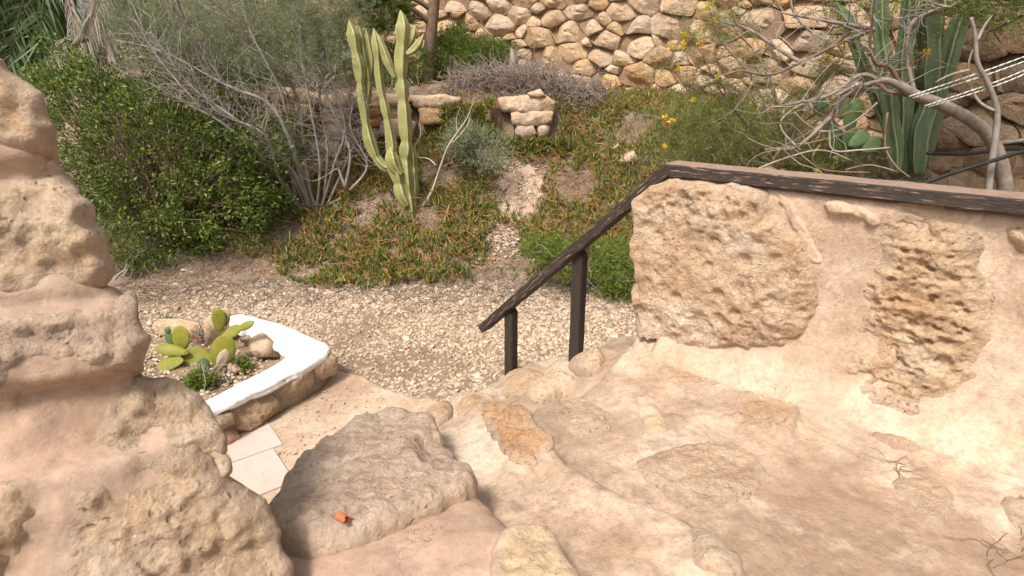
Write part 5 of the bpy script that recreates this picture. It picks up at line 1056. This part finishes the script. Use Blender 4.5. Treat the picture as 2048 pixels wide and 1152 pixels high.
# grass and trailing cover behind the parapet
def right_d(x, y): return sstep(1.2, 1.9, x) * np.clip(0.75 + 0.9 * fbm(np.c_[x, y, 0 * x] * 1.6, 3, 44), 0, 1)
X, Y = spread(15000, 1.2, 6.4, 4.6, 8.4, right_d); k = (bw(np.zeros(1), np.zeros(1), np.zeros(1))[0, 0] > -99) & (X * 0.744 + Y * 0.668 < 7.70); X, Y = X[k], Y[k]
B = np.repeat(np.stack([X, Y, ground(X, Y)], 1), 4, 0); B[:, :2] += rng.normal(0, .03, (len(B), 2))
tag(mesh('grass', *leaves(B, rng.normal(0, .55, (len(B), 3)) + [0, -.1, .9], rng.uniform(.08, .22, len(B)), .009), M['tipleaf'], smooth=False), 'green and dry grass growing between parapet and stone wall', 'grass', kind='stuff')
n = 2600; X = rng.uniform(1.4, 6.0, n); Y = rng.uniform(5.0, 7.6, n); k = X * 0.744 + Y * 0.668 < 7.7; X, Y = X[k], Y[k]; P0 = np.stack([X, Y, ground(X, Y) + rng.uniform(.01, .12, len(X))], 1)
tag(mesh('dry_stalks', *tubes(walks(P0, rng.normal(0, 1, (len(X), 3)) * [1, 1, .4], rng.uniform(.15, .5, len(X)), 5, .25), np.full((len(X), 5), .0032), 3), M['litter']), 'tangled dry stalks lying in the grass behind the parapet', 'litter', kind='stuff')

# dark green candelabra cactus on the right
ef = 6.15; eb = Pf(1815, 340, ef); eb[2] = ground(eb[:1], eb[1:2])[0]
ec = thing('candelabra_cactus', tuple(eb), 'dark green candelabra cactus with thick ribbed columns against the shaded stones', 'cactus'); G_ = M['greencactus']
for k, (p, r, dy) in enumerate((([(1790, 345), (1787, 300), (1778, 219), (1771, 164), (1764, 102), (1758, 51), (1757, -10), (1757, -80)], .105, -.1), ([(1838, 345), (1839, 310), (1844, 256), (1859, 212), (1862, 153), (1866, 91), (1866, 0), (1868, -90)], .125, 0),
        ([(1804, 345), (1806, 320), (1811, 219), (1809, 153), (1811, 91), (1822, 29), (1826, -60)], .11, .15), ([(1846, 330), (1862, 250), (1880, 180), (1899, 110), (1914, 55), (1934, 0)], .11, .18), ([(1795, 330), (1765, 230), (1725, 130), (1702, 69), (1690, 40), (1672, 5)], .085, .3), ([(1822, 340), (1828, 240), (1838, 140), (1850, 40), (1848, -60)], .10, .28))):
    column(p, [r * .6] + [r * .86] * (len(p) - 2) + [r * .7], ef, G_, ec, 'stem' if k == 0 else 'arm', ribs=5, segl=.55, seed=30 + k, dy=dy, wav=.26, rot=.2 + k * .3)
# wild prickly pear behind the shrub
gp = Pf(1705, 300, 6.2); gp[2] = ground(gp[:1], gp[1:2])[0]
wp_ = thing('prickly_pear', tuple(gp), 'green prickly pear among branches left of the dark green candelabra cactus', 'cactus')
for c, tip, wpx, dy, fc in (((1700, 300), (1702, 258), 30, 0, (.1, -1, .2)), ((1702, 262), (1700, 222), 28, 0, (.2, -1, .2)), ((1685, 235), (1682, 196), 30, .05, (-.2, -1, .2)), ((1650, 232), (1632, 195), 28, .1, (.1, -1, .2)), ((1715, 235), (1712, 200), 26, .05, (0, -1, .2)), ((1728, 300), (1762, 280), 24, -.1, (0, -1, .5)), ((1700, 290), (1735, 268), 22, -.05, (0, -1, .6)), ((1690, 300), (1650, 240), 26, .1, (0, -1, .2))):
    padpx(c, tip, wpx, 6.2 + dy, fc, M['greenpad'], wp_, T=.03)

# leaning tree with the bent trunk
bf = 5.35; tb = Pf(2012, 400, bf); tb[2] = ground(tb[:1], tb[1:2])[0]
lt_ = thing('leaning_tree', tuple(tb), 'grey barked tree with a bent trunk leaning left, white ropes tied to it', 'tree')
mesh('trunk', *path_tube([Pf(2012, 420, bf), Pf(2010, 370, bf), Pf(2000, 320, bf), Pf(1975, 268, bf), Pf(1935, 236, bf), Pf(1880, 208, bf), Pf(1832, 190, bf), Pf(1795, 168, bf), Pf(1762, 160, bf), Pf(1725, 172, bf)], [.065, .062, .058, .055, .052, .048, .042, .036, .028, .02], 10), M['bark'], lt_)
mb = [[(1800, 170), (1780, 135), (1750, 125), (1740, 80), (1748, 20), (1745, -40)], [(1725, 172), (1690, 195), (1665, 235), (1655, 262)], [(1760, 160), (1720, 150), (1660, 190), (1600, 205), (1540, 215)], [(1832, 190), (1780, 185), (1750, 165), (1700, 180), (1640, 220), (1600, 250)], [(1748, 60), (1700, 50), (1640, 40), (1560, 25)], [(1745, 60), (1690, 80), (1640, 75), (1590, 30), (1580, -20)],
      [(1700, 60), (1660, 95), (1600, 125), (1540, 150), (1480, 140)], [(1830, 190), (1815, 120), (1815, 60), (1800, 55)], [(1815, 70), (1830, 40), (1880, 15), (1900, 14)], [(1818, 60), (1850, 30), (1920, 10), (1990, -30)], [(1660, 235), (1600, 290), (1560, 300)], [(1610, 130), (1560, 100), (1500, 60), (1450, 45)]]
tw_ = []
for k, p in enumerate(mb):
    P = np.array([Pf(*q, bf + .12 * i * (1 if k % 2 else -.3)) for i, q in enumerate(p)]); mesh('branch', *path_tube(P, np.linspace(.022, .007, len(P)), 6), M['bark'] if k % 3 else M['darkbark'], lt_); tt = np.linspace(.8, len(P) - 1, 16); tw_.append(np.stack([catmull(P[:, j], tt) for j in range(3)], 1))
Q = np.vstack(tw_); tws = walks(Q, rng.normal(0, .8, (len(Q), 3)) + [-.3, 0, .25], rng.uniform(.15, .55, len(Q)), 6, .22); mesh('twigs', *tubes(tws, np.linspace(.005, .002, 6)[None].repeat(len(tws), 0), 4), M['twig'], lt_)
def pinnate(P, D, n_leaf, L, ll, lw):
    """feathery leaves: a short rachis with paired leaflets"""
    r = walks(P, D, L, n_leaf, .10, -.06); T = nrm(np.gradient(r, axis=1)); sd_ = nrm(np.cross(T, rng.normal(0, .5, (len(P), 1, 3)) + [0, 0, 1.])); out = []
    for s in (-1, 1):
        out.append(leaves(r.reshape(-1, 3), (T * .55 + sd_ * s).reshape(-1, 3), ll, lw))
    return merge(*out)
cl_ = []
for (px, py, dy, m) in ((1920, 5, 0, 26), (1980, 15, .1, 26), (2030, 5, 0, 26), (1950, -30, .2, 26), (2050, -20, .3, 26), (1900, -10, .4, 18), (1680, 5, .2, 10), (1640, -10, .2, 10), (2060, 30, .1, 14), (1720, -20, .1, 12), (2030, 210, .5, 4), (1830, -10, .1, 10)):
    cl_.append(Pf(px, py, bf + dy) + rng.normal(0, 1, (m, 3)) * [.17, .2, .12])
# unseen crown clusters added overhead and to the right to shade the wall
for q in ((4.6, 4.8, 3.7), (5.4, 5.2, 3.6), (5.8, 4.4, 3.7), (5.2, 4.0, 3.9), (6.2, 5.0, 3.5), (4.2, 5.6, 3.8), (5.0, 5.8, 3.9), (3.9, 5.0, 4.0)):
    cl_.append(np.array(q) + rng.normal(0, 1, (75, 3)) * [.38, .38, .2])
P = np.vstack(cl_); mesh('crown', *pinnate(np.repeat(P, 3, 0), rng.normal(0, .8, (len(P) * 3, 3)), 9, .16, .028, .012), M['tipleaf'], lt_, smooth=False)
ts = thing('sapling', tuple(Pf(1975, 385, 5.1)), 'thin forked grey sapling stem crossing in front of the bent trunk', 'tree'); q = Pf(1975, 385, 5.1); q[2] = ground(q[:1], q[1:2])[0]; ts.location = q
mesh('trunk', *path_tube([Pf(1975, 415, 5.1), Pf(1980, 350, 5.1), Pf(1990, 280, 5.1), Pf(1994, 220, 5.1), Pf(1975, 165, 5.1), Pf(1955, 125, 5.1), Pf(1950, 70, 5.1), Pf(1942, 35, 5.1)], [.03, .028, .026, .022, .02, .018, .015, .012], 8), M['twig'], ts)
for p in ([(1990, 222), (1960, 205), (1940, 170), (1937, 130), (1945, 100)], [(1955, 80), (1970, 50), (1985, 30)], [(1938, 140), (1900, 150), (1870, 165)]):
    mesh('branch', *path_tube([Pf(*q, 5.1 + .04 * i) for i, q in enumerate(p)], np.linspace(.014, .006, len(p)), 6), M['twig'], ts)
# ropes
def roped(name, pts, r, m, label=None, cat=None, group=None, turns=True):
    V, F = path_tube(pts, r, 8, 12); o = mesh(name, V, F, m); n = len(V) // 8; u = o.data.uv_layers.new(name='UVMap'); L = np.linalg.norm(np.diff(np.array(pts), axis=0), axis=1).sum(); i = 0
    for a in range(n - 1):
        for s in range(8):
            for (x, y) in ((a, s), (a, s + 1), (a + 1, s + 1), (a + 1, s)): u.data[i].uv = (x / (n - 1) * L, y / 8); i += 1
    return tag(o, label, cat, group)
rp = ((1818, 193, 2062, 100), (1825, 196, 2062, 108), (1850, 212, 2062, 116), (1856, 214, 2062, 122))
for k, (x0, y0, x1, y1) in enumerate(rp):
    A, B_ = Pf(x0, y0, bf - .06), Pf(x1 + 140, y1 - 45, bf - .5); m_ = (A + B_) / 2 - np.array([0, 0, .015 + .012 * k])
    roped('rope', [A, m_, B_], .006, M['rope'], ('topmost', 'second highest', 'third highest', 'lowest')[k] + ' of the four taut white ropes tied to the bent trunk', 'rope', 'ropes tied to the bent trunk')
# hoses and a grey pipe in the grass
for pts, lb in ((((1835, 372), (1900, 348), (1990, 320), (2060, 300), (2160, 285)), 'thick black hose rising out of the grass behind the rail'), (((1855, 306), (1930, 308), (2000, 300), (2070, 296), (2160, 290)), 'black hose running along the foot of the shaded stones')):
    f_ = 5.0 if 'thick' in lb else 5.9
    tag(mesh('hose', *path_tube([Pf(*q, f_) for q in pts], .018, 8), M['black']), lb, 'hose')
tag(mesh('conduit', *path_tube([Pf(1990, 288, 6.0), Pf(2050, 280, 5.9), Pf(2170, 268, 5.8)], .02, 8), M['ironpipe']), 'pale grey conduit pipe lying above the hoses by the shaded stones', 'pipe')

# flowering shrub with yellow blossoms
ff = 5.9; fb = Pf(1520, 325, ff); fb[2] = ground(fb[:1], fb[1:2])[0]
fs = thing('flowering_shrub', tuple(fb), 'airy feathery shrub with yellow flowers and red stamens in front of the stone wall', 'shrub')
fbr = [[(1560, 330), (1500, 260), (1440, 180), (1400, 100), (1370, 70)], [(1560, 330), (1540, 240), (1500, 150), (1440, 80), (1420, 20)], [(1560, 330), (1470, 290), (1400, 250), (1345, 245)], [(1570, 330), (1560, 230), (1530, 130), (1470, 60), (1450, 10)], [(1565, 330), (1600, 220), (1660, 150), (1690, 95)], [(1565, 330), (1590, 240), (1640, 170), (1655, 125)],
       [(1550, 330), (1450, 250), (1390, 200), (1350, 140), (1345, 100)], [(1550, 330), (1430, 310), (1340, 300)], [(1570, 330), (1600, 270), (1700, 200), (1790, 150), (1850, 110)], [(1555, 330), (1480, 230), (1437, 160)], [(1565, 330), (1550, 200), (1500, 90), (1430, 45)]]
fq = []
for k, p in enumerate(fbr):
    P = np.array([Pf(*q, ff - .1 * math.sin(k * 1.7) * i) for i, q in enumerate(p)]); mesh('branch', *path_tube(P, np.linspace(.013, .004, len(P)), 5), M['twig'] if k % 2 else M['redtwig'], fs); tt = np.linspace(.7, len(P) - 1, 26); fq.append(np.stack([catmull(P[:, j], tt) for j in range(3)], 1))
Q = np.vstack(fq); tws = walks(np.repeat(Q, 2, 0), rng.normal(0, .7, (len(Q) * 2, 3)) + [-.35, -.1, .3], rng.uniform(.08, .35, len(Q) * 2), 5, .2); mesh('twigs', *tubes(tws, np.linspace(.0035, .0015, 5)[None].repeat(len(tws), 0), 3), M['redtwig'], fs)
ends = tws[:, 2:].reshape(-1, 3); ends = ends[rng.random(len(ends)) < .42]
low = []
for (px, py, rx, rz, m) in ((1400, 240, .30, .18, 90), (1450, 270, .35, .16, 110), (1360, 280, .22, .14, 60), (1520, 250, .3, .2, 70), (1580, 280, .3, .12, 60), (1480, 210, .3, .2, 60), (1650, 310, .3, .06, 50), (1380, 200, .2, .15, 40), (1440, 35, .12, .1, 14), (1490, 310, .4, .08, 60)):
    low.append(Pf(px, py, ff - .1) + rng.normal(0, .6, (m, 3)) * [rx, .3, rz])
P = np.vstack([ends] + low); mesh('crown', *pinnate(np.repeat(P, 2, 0), rng.normal(0, .8, (len(P) * 2, 3)) + [-.2, 0, .15], 9, .14, .020, .0065), M['tipleaf'], fs, smooth=False)
for (px, py) in ((1416, 12), (1428, 43), (1369, 72), (1400, 88), (1343, 98), (1365, 92), (1686, 88), (1652, 120), (1852, 107), (1437, 157), (1357, 138), (1387, 200), (1340, 243), (1330, 296), (1592, 293), (1345, 245), (1634, 343), (1330, 236)):
    c = Pf(px, py, ff - .15); n = 16; d = rdir(n, -.2) + [0, -.3, .3]
    v1, f1 = leaves(c + rng.normal(0, .012, (n, 3)), d,   .034, .022); v2, f2 = spikes(np.repeat(c[None], 8, 0) + rng.normal(0, .02, (8, 3)), rng.normal(0, .7, (8, 3)) + [-.2, -.3, -.5], .09, .004)
    o = mesh('flower', np.vstack([v1, v2]), np.vstack([f1, f2 + len(v1)]), [M['petal'], M['stamen']], fs, smooth=False, mi=[0] * len(f1) + [1] * len(f2))
# dead reddish branches
db = thing('dead_branches', tuple(Pf(1660, 330, 5.6)), 'tangle of reddish bare dead branches below the prickly pear behind the rail', 'branches'); q = Pf(1660, 330, 5.6); q[2] = ground(q[:1], q[1:2])[0]; db.location = q
for k, p in enumerate(([(1755, 205), (1720, 235), (1680, 258), (1640, 262), (1610, 245), (1590, 225)], [(1750, 222), (1700, 225), (1660, 235), (1620, 215)], [(1775, 225), (1770, 290), (1790, 330), (1820, 355)], [(1660, 260), (1665, 300), (1720, 300), (1780, 295)], [(1640, 290), (1625, 315), (1650, 340), (1740, 345)], [(1530, 300), (1600, 290), (1680, 270), (1740, 240)], [(1600, 300), (1560, 250), (1600, 210), (1680, 180), (1730, 150)], [(1540, 340), (1560, 300), (1640, 250), (1690, 190)], [(1690, 340), (1740, 330), (1800, 345)], [(1500, 345), (1560, 320), (1640, 300), (1700, 320)])):
    mesh('branch', *path_tube([Pf(*q, 5.6 + .06 * math.sin(k + i)) for i, q in enumerate(p)], np.linspace(.011, .006, len(p)), 5), M['redtwig'] if k % 3 else M['palegrey'], db)

# weeds in the planter
bush('weed', [(Pz(405, 772, .15) + [0, 0, .04], (.10, .08, .05))], Pz(405, 778, .15), 'mossy bright green weed below the planter cactus pads', 'plant', M['fresh'], 90, 26, .032, .011, .02, 4, seed=21, shell=.1, tw=.002)
bush('weed', [(Pz(480, 742, .15) + [0, 0, .03], (.06, .05, .04))], Pz(478, 745, .15), 'small green weed between gravel and stones inside the planter', 'plant', M['fresh'], 50, 22, .032, .011, .016, 3, seed=22, shell=.1, tw=.002)
bush('weed', [(Pz(335, 662, .15) + [0, 0, .04], (.10, .06, .05))], Pz(330, 668, .15), 'green weed beside the long flat rock behind the planter', 'plant', M['fresh'], 60, 22, .035, .011, .02, 3, seed=23, shell=.1, tw=.002)
bush('dry_weed', [(Pz(412, 685, .15) + [0, 0, .06], (.08, .06, .06))], Pz(412, 690, .15), 'rust red dried weed behind the planter cactus pads', 'plant', M['dryweed'], 30, 12, .05, .005, .02, 8, seed=24, tw=.002)
# dry twigs dropped on the landing
for k, (px, py, s, lb) in enumerate(((1800, 930, .10, 'dark curled dead root scrap lying on the landing below the pitted rock'), (1445, 765, .05, 'tiny dark twig beside the flush stone at the boulder foot'), (1640, 800, .05, 'tiny dark twig next to the yellowish flush stone on the landing'), (1990, 1110, .16, 'dark spreading dry twig cluster on the landing'), (2040, 1095, .14, 'dark spreading dry twig cluster on the landing'))):
    c = Pz(px, py, .78)
    for _ in range(6): c = Pz(px, py, top_at(LAND[0] if isinstance(LAND, tuple) else LAND, *c[:2]))
    n = 3 if s < .08 else 9
    w_ = walks(np.repeat(c[None], n, 0) + rng.normal(0, s * .25, (n, 3)) * [1, 1, .05], rng.normal(0, 1, (n, 3)) * [1, .6, .12], s, 6, .35); w_[..., 2] = np.clip(w_[..., 2], c[2] - .004, c[2] + .02)
    tag(mesh('dry_twig', *tubes(w_, np.full((n, 6), .0013), 4), M['darkbark']), lb, 'twig', 'twig scraps on the landing')
